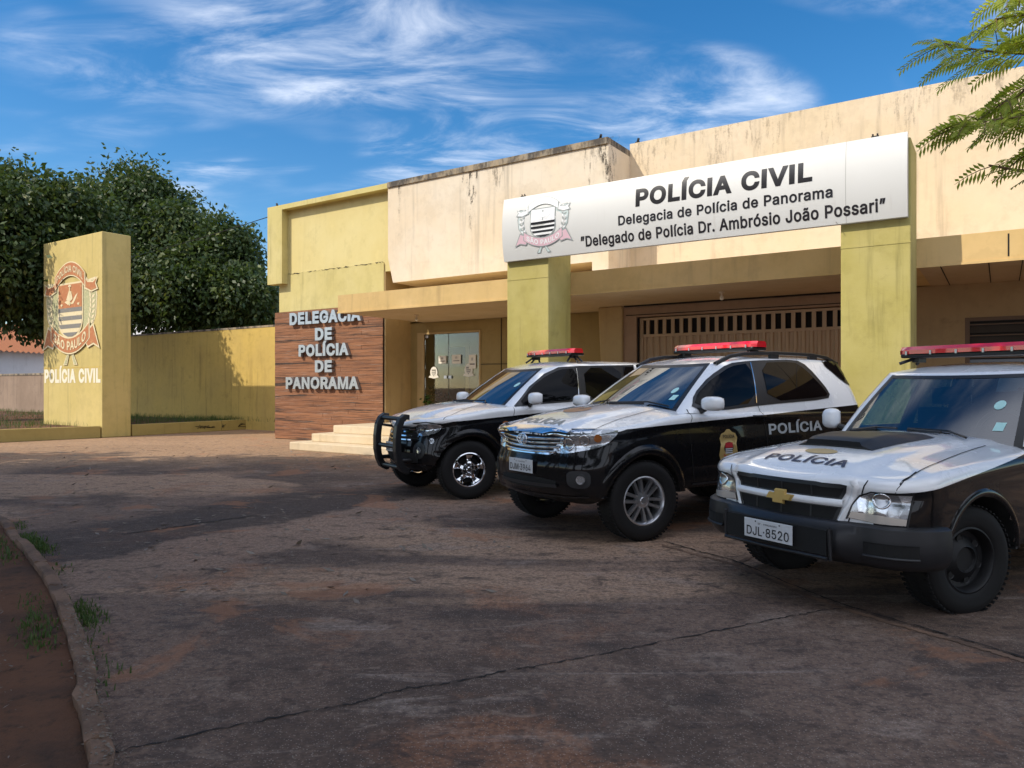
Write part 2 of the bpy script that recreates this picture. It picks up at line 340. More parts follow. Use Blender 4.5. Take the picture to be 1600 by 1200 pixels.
# letter outlines (a plain grotesque): advance, loops of x,y in thousandths of an em
GLYPH = {
' ':(188,''),
'-':(453,'337,244 337,188 114,188 114,244'),
'.':(188,'95,-4 83,-3 73,1 63,9 55,18 51,29 50,41 51,53 55,64 63,73 73,81 83,85 95,87 107,85 118,81 128,73 135,64 140,53 141,41 140,29 135,18 128,9 118,1 107,-3'),
'0':(453,'227,-7 191,-3 158,7 130,24 105,48 85,77 69,113 57,155 50,202 48,254 50,306 57,353 69,395 85,431 106,461 130,484 159,502 191,512 227,516 262,512 295,502 323,484 348,461 368,431 384,395 396,353 403,306 405,254 403,202 396,155 384,113 368,77 348,48 323,24 295,7 263,-3|227,50 250,52 271,60 290,74 306,92 320,116 330,144 338,176 342,213 344,254 342,295 338,332 330,365 320,393 306,416 290,435 271,449 250,457 227,460 203,457 182,449 163,435 147,416 134,393 123,365 115,332 111,295 109,254 111,213 115,176 123,144 134,116 147,92 163,74 182,60 203,52'),
'1':(453,'76,0 76,55 391,55 391,0|276,509 276,0 212,0 212,448 86,358 86,427 198,509'),
'2':(453,'64,0 64,47 234,229 282,282 311,327 320,371 319,389 315,405 308,419 298,431 287,441 273,449 224,460 205,458 188,454 172,447 159,438 148,427 139,413 132,398 128,381 127,362 66,362 68,391 75,418 86,442 102,464 121,482 143,496 168,507 196,513 225,516 254,513 281,507 306,497 328,482 346,465 361,445 372,423 379,398 381,372 371,318 336,259 267,180 153,60 389,57 389,0'),
'3':(453,'218,-7 188,-5 159,1 133,10 108,22 88,38 70,57 57,79 48,104 44,132 109,132 112,115 118,100 126,87 137,76 150,66 165,59 219,50 275,61 291,69 304,80 315,93 323,108 328,125 329,145 328,163 323,180 316,196 306,211 292,223 275,234 254,241 229,246 201,248 157,248 157,299 288,448 70,452 70,509 372,509 372,461 211,278 211,289 247,290 279,286 308,276 333,262 354,244 371,222 383,198 391,173 393,145 390,116 383,90 370,66 354,45 333,27 309,12 281,2 251,-5'),
'4':(453,'40,105 40,158 247,509 311,509 109,166 413,163 413,105|282,0 282,121 282,146 282,318 343,318 343,0'),
'5':(453,'221,-7 192,-5 165,1 140,11 118,25 99,41 83,60 71,82 63,105 60,130 122,130 125,115 130,102 138,89 173,60 221,50 241,51 259,56 276,64 291,75 304,89 314,104 322,122 326,141 328,162 326,183 321,203 314,221 303,237 290,251 275,262 257,270 238,275 218,277 167,268 128,246 67,253 96,509 366,509 366,452 151,452 134,301 178,325 229,334 252,332 274,328 294,321 313,311 330,299 345,285 358,269 370,251 379,231 386,210 390,187 391,163 388,132 381,102 369,76 352,52 332,32 309,15 282,3 253,-4'),
'6':(453,'226,-7 196,-4 168,3 142,15 119,31 100,51 84,74 73,101 66,130 64,162 65,187 71,212 80,239 137,340 252,509 322,509 151,261 165,288 196,307 235,314 265,312 291,305 316,295 337,280 355,262 370,240 380,215 387,187 389,157 387,127 379,98 368,73 352,50 333,30 310,14 284,3 257,-4|226,48 245,50 263,55 279,63 293,73 304,86 314,101 322,119 326,137 327,157 326,178 322,196 314,213 304,228 293,241 279,251 263,259 245,264 226,265 207,264 190,259 174,252 160,241 148,229 138,214 131,197 126,179 125,158 126,138 131,119 138,102 148,86 160,73 174,63 190,55 207,50'),
'8':(453,'226,-7 193,-5 163,1 136,11 111,25 91,42 74,62 62,84 54,109 52,135 53,156 58,176 65,195 75,212 87,228 101,241 117,252 134,260 153,265 129,276 109,289 93,308 80,330 73,354 70,380 73,405 79,429 90,450 106,469 124,485 146,498 170,508 197,514 226,516 255,514 282,508 306,498 328,485 346,469 361,450 373,429 379,405 382,380 379,354 372,330 359,308 343,289 323,276 300,267 319,260 335,252 351,241 365,228 377,212 387,195 395,176 399,156 401,135 398,109 391,84 378,62 362,42 341,25 317,11 289,1 259,-5|226,49 248,50 267,54 285,60 300,69 313,79 323,91 331,106 335,121 337,139 335,157 330,173 322,189 312,202 298,213 283,223 265,230 247,234 226,235 206,234 187,230 169,223 154,213 140,202 130,189 122,173 117,157 115,139 117,121 121,106 129,91 139,79 152,69 167,60 185,54 205,50|226,290 274,300 287,308 298,318 307,330 314,344 318,359 319,376 318,392 314,407 308,420 299,432 288,442 275,449 226,460 177,449 164,442 153,432 145,420 138,407 134,392 133,376 134,359 138,344 145,330 154,318 165,308 178,300'),
'9':(453,'226,516 256,513 285,506 310,494 333,478 352,458 368,434 380,408 387,378 389,347 387,322 382,296 373,270 315,168 200,0 130,0 301,248 287,221 257,202 218,195 188,197 161,203 137,214 116,229 98,247 83,269 72,294 66,321 64,352 66,382 73,411 85,436 101,459 120,479 143,494 168,506 196,513|226,460 207,459 190,454 174,446 160,435 148,423 138,407 131,390 127,372 125,352 127,331 131,313 138,295 148,280 160,268 174,257 190,250 207,245 226,243 245,245 263,249 279,257 293,267 305,280 314,295 322,312 326,330 327,350 326,371 322,390 314,407 305,422 293,435 279,446 263,454 245,459'),
'A':(480,'16,0 201,509 276,509 463,0 395,0 287,302 264,372 232,478 245,478 213,371 191,302 85,0|110,142 110,199 370,199 370,142'),
'C':(510,'267,-7 225,-3 186,7 150,25 119,49 92,79 70,115 53,157 44,203 40,254 44,305 53,352 70,393 92,429 119,459 150,484 186,501 225,512 267,516 340,504 362,496 383,485 402,471 419,456 435,438 448,418 459,397 467,373 473,348 408,348 389,395 357,428 315,449 267,456 237,453 209,445 184,432 161,414 141,391 125,364 113,332 106,295 103,254 106,213 113,177 125,145 141,117 161,94 184,76 210,63 237,56 267,53 315,60 357,81 389,114 408,160 473,160 467,135 459,112 448,91 435,71 420,53 402,38 383,24 363,13 341,5 317,-2 293,-6'),
'D':(502,'219,0 96,0 96,57 215,57 254,60 288,68 318,81 343,99 363,122 379,149 390,181 397,216 399,255 397,294 390,329 379,361 364,388 344,410 320,428 291,441 258,449 221,452 93,452 93,509 225,509 273,505 315,495 353,478 385,455 412,426 433,391 449,351 458,306 462,255 458,205 449,159 433,119 411,83 384,54 351,31 312,14 268,3|125,509 125,0 60,0 60,509'),
'E':(419,'60,0 60,509 372,509 372,452 125,452 125,286 355,286 355,229 125,229 125,57 375,57 375,0'),
'G':(520,'269,-7 225,-3 185,7 149,25 118,49 91,79 69,116 53,157 43,203 40,254 43,305 53,352 69,393 91,429 117,459 149,484 184,501 223,512 265,516 291,514 316,510 340,504 363,494 384,483 403,469 421,453 436,436 449,416 460,395 468,373 474,349 408,349 387,393 356,427 315,448 265,456 236,453 209,445 183,432 160,414 141,392 125,364 113,332 106,295 103,254 106,213 113,177 125,145 141,117 161,95 184,76 210,63 238,56 269,53 296,55 322,61 345,71 365,85 382,102 396,123 407,147 413,173 415,202 434,199 283,199 283,256 478,256 478,200 475,160 466,124 451,91 431,62 406,38 377,19 344,5 308,-4'),
'I':(188,'55,0 55,509 130,509 130,0'),
'J':(396,'185,-7 143,-2 106,11 75,33 52,63 38,100 33,145 33,173 98,173 98,145 100,117 108,93 122,74 139,61 160,53 185,50 209,53 230,61 248,74 261,93 269,117 272,145 272,509 336,509 336,145 332,100 318,63 294,33 263,11 227,-2'),
'L':(393,'60,0 60,509 125,509 125,57 361,57 361,0'),
'M':(628,'60,0 60,509 152,509 314,95 476,509 568,509 568,0 504,0 504,415 342,0 286,0 122,415 122,0'),
'N':(523,'60,0 60,509 136,509 401,108 401,509 463,509 463,0 387,0 122,401 122,0'),
'O':(533,'267,-7 225,-3 186,7 150,25 119,49 92,79 70,115 53,157 44,203 40,254 44,305 53,352 70,393 92,429 119,459 150,484 186,501 225,512 267,516 309,512 348,501 384,484 415,459 442,429 464,393 480,352 490,305 493,254 490,203 480,157 464,115 442,79 415,49 384,25 348,7 309,-3|267,53 296,55 324,63 349,76 372,94 392,116 408,144 420,176 428,213 430,254 428,295 420,332 408,365 392,392 372,415 349,433 324,446 296,453 267,456 237,453 210,445 184,433 161,415 142,392 125,364 113,332 106,295 103,254 106,213 113,176 125,144 142,117 161,94 184,76 210,63 237,55'),
'P':(445,'60,0 60,509 235,509 272,506 305,499 332,487 356,471 375,452 390,430 400,404 407,377 409,348 407,318 400,291 390,265 375,243 356,223 332,207 305,195 272,188 235,186 109,186 109,242 233,242 257,244 279,248 297,256 312,266 324,279 333,294 339,310 343,328 344,348 343,367 339,385 333,402 324,416 312,428 297,439 279,446 257,451 232,452 125,452 125,0'),
'R':(449,'60,0 60,509 236,509 273,506 305,500 333,489 356,473 376,455 390,433 401,408 407,381 409,352 407,323 401,296 390,271 376,250 356,232 333,217 305,206 273,200 236,198 96,198 96,255 234,255 258,256 280,260 298,267 313,276 325,287 334,300 340,316 344,333 345,352 344,371 340,389 334,405 325,419 313,430 298,440 279,446 258,451 233,452 125,452 125,0|353,0 230,229 303,229 428,0'),
'S':(447,'224,-9 188,-7 156,-1 128,9 102,23 81,40 64,60 51,83 42,109 38,137 104,137 108,118 114,102 123,88 136,76 150,66 166,59 224,49 246,50 267,54 286,60 303,69 317,79 329,92 338,106 344,122 346,139 344,154 340,168 332,179 296,205 245,222 184,239 145,253 112,269 86,289 67,313 56,341 52,372 54,400 62,425 75,448 92,468 113,484 138,498 165,508 195,514 227,516 259,514 289,508 316,498 340,484 360,468 377,449 390,427 398,403 401,378 337,378 332,402 320,421 302,437 280,449 254,456 225,459 204,457 185,454 167,448 152,440 139,430 129,418 121,405 117,391 115,376 117,359 122,345 131,334 169,308 212,293 264,279 312,264 359,238 395,198 402,180 407,161 408,139 406,112 399,87 386,64 370,43 349,25 323,11 294,0 261,-7'),
'U':(517,'259,-8 220,-6 186,2 154,15 126,33 103,55 85,80 71,108 63,140 60,173 60,509 124,509 124,178 126,155 132,133 141,113 153,95 169,80 187,68 208,59 232,53 259,52 285,53 309,59 331,68 349,80 364,95 377,113 385,133 391,155 393,178 393,509 457,509 457,173 454,140 446,108 433,80 414,55 391,33 363,15 332,2 297,-6'),
'V':(480,'204,0 16,509 84,509 192,206 215,137 248,31 235,31 267,138 290,206 395,509 463,509 278,0'),
'a':(389,'160,-9 137,-7 115,-3 94,5 76,15 60,29 48,45 38,63 32,84 30,108 32,128 36,146 43,161 53,174 64,184 78,193 125,211 178,220 234,227 265,235 271,240 274,246 276,255 267,297 240,322 196,331 149,322 118,301 100,274 41,291 51,313 64,331 79,346 95,358 114,368 133,375 194,384 239,379 286,360 300,350 312,336 322,320 330,301 335,278 337,251 337,0 277,0 277,52 252,25 215,1|170,45 192,47 211,51 228,59 242,68 254,80 263,93 270,108 274,122 276,138 276,190 259,182 231,176 200,171 175,168 134,159 103,139 97,130 93,118 92,105 102,72 130,52'),
'b':(424,'229,-8 208,-7 189,-3 172,4 138,31 118,59 112,59 112,0 53,0 53,509 114,509 114,319 137,346 171,373 188,379 207,383 229,384 259,382 287,374 313,361 335,342 354,320 370,293 381,261 388,227 390,189 388,151 381,116 370,84 355,57 336,34 313,16 288,3 260,-6|220,47 242,49 262,55 279,66 294,80 306,97 316,117 323,139 327,163 328,189 327,215 323,239 316,261 307,281 295,298 280,311 262,322 243,328 220,330 198,328 178,322 161,312 147,299 134,282 125,263 118,241 114,216 113,189 114,162 118,138 125,115 135,95 147,78 162,65 179,55 198,49'),
'c':(396,'207,-8 174,-5 144,3 117,16 93,35 72,58 56,85 44,116 37,150 34,187 37,225 44,260 56,291 72,318 93,341 117,360 144,374 174,382 207,384 260,377 305,356 340,322 362,277 303,262 290,289 270,311 242,325 207,330 184,328 163,321 145,310 130,296 118,278 108,258 102,236 98,212 96,187 98,163 102,139 108,117 118,97 130,80 145,66 163,55 184,49 207,46 243,52 271,66 292,89 304,117 363,102 341,56 306,21 261,-1'),
'd':(424,'195,-8 165,-6 137,3 111,16 89,34 70,57 55,84 43,116 36,151 34,189 36,227 43,261 55,293 70,320 89,342 112,361 137,374 165,382 196,384 218,383 237,379 253,373 287,346 306,319 311,509 372,509 372,0 313,0 313,59 307,59 287,31 252,4 236,-3 217,-7|205,47 226,49 246,55 263,65 278,78 290,95 299,115 306,138 310,162 312,189 310,216 306,241 300,263 290,282 278,299 263,312 246,322 227,328 205,330 182,328 162,322 145,311 130,298 118,281 108,261 102,239 98,215 96,189 98,163 102,139 109,117 118,97 130,80 145,66 162,55 182,49'),
'e':(404,'212,-8 177,-5 145,3 117,16 92,35 72,58 56,85 44,116 37,150 34,187 36,224 44,258 55,290 71,317 91,340 115,359 142,373 172,382 205,384 266,374 285,366 303,355 319,341 334,324 347,305 357,282 365,256 370,227 371,194 371,169 75,169 75,221 338,221 310,202 308,226 304,248 298,269 288,286 277,301 263,314 246,323 227,328 205,330 183,328 164,323 146,313 131,301 119,286 109,270 102,251 97,231 96,211 96,178 98,151 102,127 110,106 121,88 135,73 151,61 169,53 190,48 212,46 254,53 285,73 306,105 365,91 358,72 348,55 335,39 320,26 302,14 283,4 261,-3 237,-7'),
'g':(425,'207,-151 180,-149 156,-146 134,-140 82,-110 51,-69 101,-41 122,-66 154,-88 207,-97 236,-95 261,-87 282,-75 298,-58 308,-34 311,-6 311,68 287,41 252,16 236,10 217,6 195,5 165,7 138,14 113,27 90,43 71,65 55,90 43,120 36,154 34,191 36,229 43,263 55,293 71,320 90,342 112,361 138,374 166,382 196,384 218,383 237,379 253,373 288,346 308,319 313,379 372,379 372,-9 370,-40 363,-67 350,-90 334,-109 314,-124 291,-136 265,-144 237,-149|205,59 227,61 246,66 264,75 278,87 290,103 300,121 307,142 311,166 312,193 311,219 307,242 300,264 291,283 279,299 264,312 247,322 227,328 205,330 182,328 163,322 145,312 130,298 118,282 109,262 102,241 98,218 96,193 98,167 102,144 109,123 118,104 131,88 145,76 163,66 183,61'),
'i':(167,'53,0 53,379 114,379 114,0|84,443 73,444 63,448 54,455 47,463 43,472 41,483 43,494 47,504 54,512 63,518 73,522 84,524 95,522 105,518 114,512 121,504 125,494 126,483 125,472 121,463 114,455 105,448 95,444'),
'l':(188,'55,0 55,509 130,509 130,0'),
'm':(610,'53,0 53,379 112,379 112,295 114,314 122,331 132,346 172,376 219,386 245,383 268,375 287,361 303,342 314,320 321,295 312,295 318,312 326,329 337,343 381,375 437,386 458,385 478,380 497,372 514,361 529,346 541,328 550,307 555,283 557,255 557,0 496,0 496,254 493,279 485,298 473,313 456,323 438,329 419,330 402,329 387,326 374,320 345,290 335,247 335,0 274,0 274,260 272,280 265,297 253,311 238,322 220,328 199,330 158,320 145,312 135,302 126,289 119,274 115,257 114,238 114,0'),
'n':(410,'114,227 114,0 53,0 53,379 112,379 112,287 102,287 116,319 132,344 152,362 175,374 200,382 227,384 252,383 275,377 295,369 313,356 328,340 341,321 350,298 355,271 357,240 357,0 296,0 296,235 293,263 286,286 273,304 256,318 235,326 210,329 192,328 176,324 161,317 147,308 136,297 126,283 119,266 115,248'),
'o':(415,'207,-8 174,-5 144,3 117,16 93,35 72,58 56,85 44,116 37,150 34,187 37,225 44,260 56,291 72,318 93,341 117,360 144,374 174,382 207,384 241,382 271,374 299,360 323,341 343,318 359,291 371,260 379,225 381,187 379,150 371,116 359,85 343,58 323,35 299,16 271,3 241,-5|207,46 231,49 252,55 270,66 285,80 298,97 307,117 314,139 318,163 319,187 318,212 314,236 307,258 298,278 285,296 270,310 252,321 231,328 207,330 184,328 163,321 145,310 130,296 118,278 108,258 102,236 98,212 96,187 98,163 102,139 108,117 118,97 130,80 145,66 163,55 184,49'),
'r':(259,'53,0 53,379 112,379 112,321 124,339 137,354 152,367 171,377 191,383 213,385 229,384 243,384 243,322 230,324 207,326 190,324 174,321 159,315 146,306 135,296 126,284 119,269 115,254 114,237 114,0'),
's':(365,'182,-8 157,-7 133,-3 112,3 93,12 76,24 62,38 50,54 41,73 36,94 94,107 101,87 111,72 124,60 141,52 160,47 181,45 206,47 227,53 244,62 258,74 265,88 268,103 266,115 262,126 254,136 243,144 229,150 212,155 149,170 118,180 92,192 72,208 58,227 50,249 47,274 49,295 55,314 65,332 79,347 95,360 115,370 137,378 161,383 187,384 212,383 234,379 254,372 271,363 286,352 299,339 324,290 268,277 262,291 254,304 243,316 228,325 210,331 187,333 166,331 147,326 131,317 119,305 111,292 109,277 110,264 115,253 124,243 172,223 229,209 261,200 287,187 306,171 320,153 328,131 331,107 329,85 323,65 312,47 298,31 281,18 260,6 236,-2 210,-7'),
'·':(196,'98,196 86,198 75,202 66,210 58,219 54,230 52,242 54,254 58,265 66,274 75,282 86,286 98,287 110,286 121,282 130,274 138,265 142,254 144,242 142,230 138,219 130,210 121,202 110,198'),
'Ã':(480,'16,0 201,509 276,509 463,0 395,0 287,302 264,372 232,478 245,478 213,371 191,302 85,0|110,142 110,199 370,199 370,142|284,576 260,580 237,590 217,600 201,604 188,595 183,577 141,577 143,596 147,613 155,628 165,639 179,645 196,648 220,643 241,633 260,623 278,619 291,625 297,646 339,646 337,626 332,609 324,595 313,584 300,578'),
'Í':(188,'55,0 55,509 130,509 130,0|66,558 113,659 182,659 116,558'),
'ã':(389,'160,-9 137,-7 115,-3 94,5 76,15 60,29 48,45 38,63 32,84 30,108 32,128 36,146 43,161 53,174 64,184 78,193 125,211 178,220 234,227 265,235 271,240 274,246 276,255 267,297 240,322 196,331 149,322 118,301 100,274 41,291 51,313 64,331 79,346 95,358 114,368 133,375 194,384 239,379 286,360 300,350 312,336 322,320 330,301 335,278 337,251 337,0 277,0 277,52 252,25 215,1|170,45 192,47 211,51 228,59 242,68 254,80 263,93 270,108 274,122 276,138 276,190 259,182 231,176 200,171 175,168 134,159 103,139 97,130 93,118 92,105 102,72 130,52|234,446 209,450 186,460 166,470 151,475 138,466 133,448 90,448 92,467 97,484 104,498 115,509 128,516 145,518 170,514 191,504 210,494 227,490 240,496 247,517 288,517 286,497 281,480 273,466 263,455 249,448'),
'í':(167,'53,0 53,379 114,379 114,0|57,429 104,529 173,529 107,429'),
'ó':(415,'207,-8 174,-5 144,3 117,16 93,35 72,58 56,85 44,116 37,150 34,187 37,225 44,260 56,291 72,318 93,341 117,360 144,374 174,382 207,384 241,382 271,374 299,360 323,341 343,318 359,291 371,260 379,225 381,187 379,150 371,116 359,85 343,58 323,35 299,16 271,3 241,-5|207,46 231,49 252,55 270,66 285,80 298,97 307,117 314,139 318,163 319,187 318,212 314,236 307,258 298,278 285,296 270,310 252,321 231,328 207,330 184,328 163,321 145,310 130,296 118,278 108,258 102,236 98,212 96,187 98,163 102,139 108,117 118,97 130,80 145,66 163,55 184,49|181,429 228,529 297,529 231,429'),
'”':(300,'52,318 82,509 151,509 98,318|175,318 205,509 274,509 222,318'),
}
from mathutils.geometry import delaunay_2d_cdt
CAP_ = .509
_gc = {}
def glyph(ch, bold):
    """triangles of one letter, its outline grown by BOLD, overlapping strokes merged"""
    k = (ch, round(bold, 4))
    if k in _gc: return _gc[k]
    adv, enc = GLYPH[ch]; loops = []
    for s in enc.split('|') if enc else []:
        p = [tuple(int(q) / 1000 for q in w.split(',')) for w in s.split()]; n = len(p); o = []
        for i in range(n):
            a, b, c = p[i - 1], p[i], p[(i + 1) % n]
            d1 = Vector((b[0] - a[0], b[1] - a[1])); d2 = Vector((c[0] - b[0], c[1] - b[1]))
            if d1.length < 1e-6 or d2.length < 1e-6: continue
            n1 = Vector((-d1.y, d1.x)).normalized(); n2 = Vector((-d2.y, d2.x)).normalized(); m = n1 + n2
            if m.length < .3: m = n1
            m = m.normalized(); f = min(1 / max(.45, m.dot(n1)), 1.9); o.append((b[0] + m.x * bold * f, b[1] + m.y * bold * f))
        loops.append(o)
    vs = [Vector(q) for l in loops for q in l]; fs = []; k0 = 0
    for l in loops: fs.append(list(range(k0, k0 + len(l)))); k0 += len(l)
    if not vs: _gc[k] = ([], [], adv / 1000 + 2 * bold); return _gc[k]
    r = delaunay_2d_cdt(vs, [], fs, 1, 1e-5); V = [(v.x, v.y) for v in r[0]]; F = []
    for t in r[2]:
        cx_ = sum(V[i][0] for i in t) / len(t); cy_ = sum(V[i][1] for i in t) / len(t); w = 0
        for l in loops:
            for i in range(len(l)):
                (x0, y0), (x1, y1) = l[i - 1], l[i]
                if (y0 <= cy_) != (y1 <= cy_):
                    xx = x0 + (cy_ - y0) / (y1 - y0) * (x1 - x0)
                    if xx > cx_: w += 1 if y1 > y0 else -1
        if w: F.append(tuple(t))
    _gc[k] = (V, F, adv / 1000 + 1.1 * bold); return _gc[k]
def text_tris(txt, bold=0.02, spacing=1.0):
    X = 0; vs = []; fs = []
    for ch in txt:
        V, F, a = glyph(ch, bold); k = len(vs); vs += [(X + x, y) for x, y in V]; fs += [tuple(i + k for i in f) for f in F]; X += a * spacing
    return vs, fs
def text_fit(txt, x0, x1, z0, cap, bold=.02, spacing=1.0):
    """text as flat triangles filling x0..x1, its capitals CAP high from baseline z0"""
    vs, fs = text_tris(txt, bold, spacing)
    xa = min(p[0] for p in vs); xb = max(p[0] for p in vs); sx = (x1 - x0) / (xb - xa); sz = cap / (CAP_ + 2 * bold)
    return [(x0 + (x - xa) * sx, z0 + (z + bold) * sz) for x, z in vs], fs
def slice_tris(vs, fs, cell):
    bm = bmesh.new(); V = [bm.verts.new((x, y, 0)) for x, y in vs]
    for f in fs:
        try: bm.faces.new([V[i] for i in f])
        except ValueError: pass
    lo = min(p[1] for p in vs); hi = max(p[1] for p in vs); k = lo + cell
    while k < hi: bmesh.ops.bisect_plane(bm, geom=bm.verts[:] + bm.edges[:] + bm.faces[:], plane_co=(0, k, 0), plane_no=(0, 1, 0)); k += cell
    bm.verts.index_update(); out = [(v.co.x, v.co.y) for v in bm.verts], [tuple(v.index for v in f.verts) for f in bm.faces]; bm.free(); return out
def text_flat(mb, txt, x0, x1, z0, cap, y, mi=0, bold=.02, fn=None, spacing=1.0):
    vs, fs = text_fit(txt, x0, x1, z0, cap, bold, spacing)
    mb.add([(fn(x, z) if fn else (x, y, z)) for x, z in vs], fs, mi)
def text_solid(mb, txt, x0, x1, z0, cap, y0, y1, bold=.03, mi=0, mside=None):
    vs, fs = text_fit(txt, x0, x1, z0, cap, bold); n = len(vs)
    cnt = {}
    for f in fs:
        for i in range(len(f)):
            e = (f[i], f[(i + 1) % len(f)]); cnt[e] = cnt.get(e, 0) + 1
    side = [(b, a, a + n, b + n) for (a, b) in cnt if (b, a) not in cnt]
    allv = [(x, y0, z) for x, z in vs] + [(x, y1, z) for x, z in vs]
    k = len(mb.v); mb.add(allv, fs, mi); ks = len(mb.v) - 0
    mb.f += [tuple(i + k for i in f) for f in side]; mb.m += [mi if mside is None else mside] * len(side)

# ------------------------------------------------------------------ frames of reference
S = 0.93                                          # drawing units of the station to metres
O = Vector((-0.119, 14.1, 0)) * S
RZ = math.atan2(-.55358882, .83279014)            # facade direction
RV = Vector((.83279014, -.55358882, 0)); NV = Vector((.55358882, .83279014, 0))
def W(a, b, z=0.): return O + (RV * a + NV * b) * S + Vector((0, 0, z * S))
class BB(MB):                                     # same builder in station drawing units
    def build(s, *a, **k):
        s.v = [(x * S, y * S, z * S) for x, y, z in s.v]; return MB.build(s, *a, **k)

# ------------------------------------------------------------------ ground
mb = MB(); mb.add([(-600, -600, -.012), (600, -600, -.012), (600, 900, -.012), (-600, 900, -.012)], [(0, 1, 2, 3)])
tag(mb.build('ground', M['soil']), 'bare red earth around the police station', kind='structure')

kin = [(-14, 11.2), (-10.5, 10.6), (-7.6, 9.4), (-5.65, 8.13), (-4.84, 7.22), (-4.12, 6.40), (-3.43, 5.56), (-2.98, 4.96), (-2.60, 4.44), (-2.48, 4.27), (-2.15, 3.79), (-1.91, 3.40), (-1.71, 3.10), (-1.54, 2.84), (-1.2, 2.0), (-.95, 1.0), (-.8, -1), (-.75, -8)]
def smooth_line(pts, n=8):
    out = []
    for i in range(len(pts) - 1):
        p0 = np.array(pts[max(i - 1, 0)]); p1 = np.array(pts[i]); p2 = np.array(pts[i + 1]); p3 = np.array(pts[min(i + 2, len(pts) - 1)])
        for k in range(n):
            u = k / n
            out.append(tuple(.5 * (2 * p1 + (p2 - p0) * u + (2 * p0 - 5 * p1 + 4 * p2 - p3) * u * u + (3 * p1 - p0 - 3 * p2 + p3) * u ** 3)))
    out.append(tuple(pts[-1])); return out
kl = smooth_line(kin)
def offset_line(l, d):
    out = []
    for i, p in enumerate(l):
        a = np.array(l[max(i - 1, 0)]); b = np.array(l[min(i + 1, len(l) - 1)]); t_ = (b - a) / (np.linalg.norm(b - a) + 1e-9)
        out.append((p[0] + t_[1] * d, p[1] - t_[0] * d))
    return out
ksoil = offset_line(kl, .085)                     # island side
if (ksoil[30][0] > kl[30][0]): ksoil = offset_line(kl, -.085)
# asphalt lot
road = [(x, y) for x, y in kl] + [(30, -8), (30, 40), (-14, 40)]
bm = bmesh.new(); bm.faces.new([bm.verts.new((x, y, 0)) for x, y in road]); bmesh.ops.triangulate(bm, faces=bm.faces[:])
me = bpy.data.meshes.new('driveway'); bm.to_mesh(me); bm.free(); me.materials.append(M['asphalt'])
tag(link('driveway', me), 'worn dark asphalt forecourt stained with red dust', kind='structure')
# kerb: stones with gaps between
mb = MB(); i = 0; kr = np.random.default_rng(3)
acc = [0.]
for q in range(len(kl) - 1): acc.append(acc[-1] + math.dist(kl[q], kl[q + 1]))
def at_len(line, s):
    k = int(np.searchsorted(acc, s)) ; k = min(max(k, 1), len(acc) - 1); u = (s - acc[k - 1]) / (acc[k] - acc[k - 1] + 1e-9)
    return (line[k - 1][0] * (1 - u) + line[k][0] * u, line[k - 1][1] * (1 - u) + line[k][1] * u)
s_ = 0.
while s_ < acc[-1] - .1:
    L = .72 + kr.random() * .5; e = min(s_ + L, acc[-1]); dz = kr.normal(0, .009); rows = []
    N = max(2, int(L / .12))
    for k in range(N + 1):
        u = s_ + .010 + (e - s_ - .020) * k / N; a = at_len(kl, u); b = at_len(ksoil, u); j = kr.normal(0, .006, 4)
        rows.append([(a[0], a[1], -.02), (a[0] + j[0], a[1], .028 + dz), (a[0] * .88 + b[0] * .12, a[1] * .88 + b[1] * .12, .036 + dz + j[1]), (a[0] * .5 + b[0] * .5, a[1] * .5 + b[1] * .5, .038 + dz + j[3]),
                     (a[0] * .1 + b[0] * .9, a[1] * .1 + b[1] * .9, .035 + dz + j[2]), (b[0] + j[0], b[1] + j[1], .03 + dz), (b[0], b[1], -.07)])
    mb.grid(rows); mb.add(rows[0], [(6, 5, 4, 3, 2, 1, 0)]); mb.add(rows[-1], [(0, 1, 2, 3, 4, 5, 6)])
    s_ = e
tag(mb.build('kerb', M['kerb'], None, True, 35), 'curved line of chipped kerb stones edging the red soil island', kind='structure')
# soil island: bumpy sheet left of the kerb
rows = []
for i, p in enumerate(ksoil[::2]):
    row = []
    for k in range(26):
        u = (k / 25) ** 1.6; q = (p[0] - 13 * u, p[1] - 2.2 * u)
        z = -.004 - .03 * min(1, k / 3) + .028 * math.sin(q[0] * 2.1 + q[1]) * min(1, k / 4) + RNG.normal(0, .007)
        row.append((q[0], q[1], max(z, -.009)))
    rows.append(row)
mb = MB(); mb.grid(rows); o = mb.build('soil_island', M['soil'], None, True); tag(o, 'red dirt island beside the driveway', kind='structure')

# cracks and joints in the paving
def ribbon(name, pts, w, m, z, jit=.02, label=None, wj=.5, sub=14):
    l = smooth_line(pts, sub); r_ = np.random.default_rng(len(pts) * 7 + sub); mb = MB(); rows = []
    for i, p in enumerate(l):
        a = np.array(l[max(i - 1, 0)]); b = np.array(l[min(i + 1, len(l) - 1)]); t_ = (b - a) / (np.linalg.norm(b - a) + 1e-9)
        n_ = np.array((-t_[1], t_[0])); c = np.array(p) + n_ * r_.normal(0, jit); ww = w * max(.15, 1 + r_.normal(0, wj)) * .5
        rows.append([(*(c - n_ * ww), z), (*(c + n_ * ww), z)])
    mb.grid(rows); return tag(mb.build(name, m), label, kind='structure')
k9 = .93
def px(u, v, z=0.):
    d = (CAM_H - z) * 1150 / (v - 604); return ((u - 800) / 1150 * d, d)
ribbon('pavement_crack', [px(*p) for p in [(170, 1178), (230, 1165), (430, 1122), (560, 1098), (620, 1080), (700, 1068), (800, 1048), (900, 1030), (1000, 1010), (1150, 980), (1240, 962), (1320, 950)]], .010, M['dark'], .004, .007, 'long ragged crack across the near asphalt', .6, 16)
ribbon('pavement_crack', [px(*p) for p in [(190, 835), (260, 826), (330, 815), (400, 806)]], .03, M['dark'], .004, .02, 'short crack in the asphalt behind the soil island')
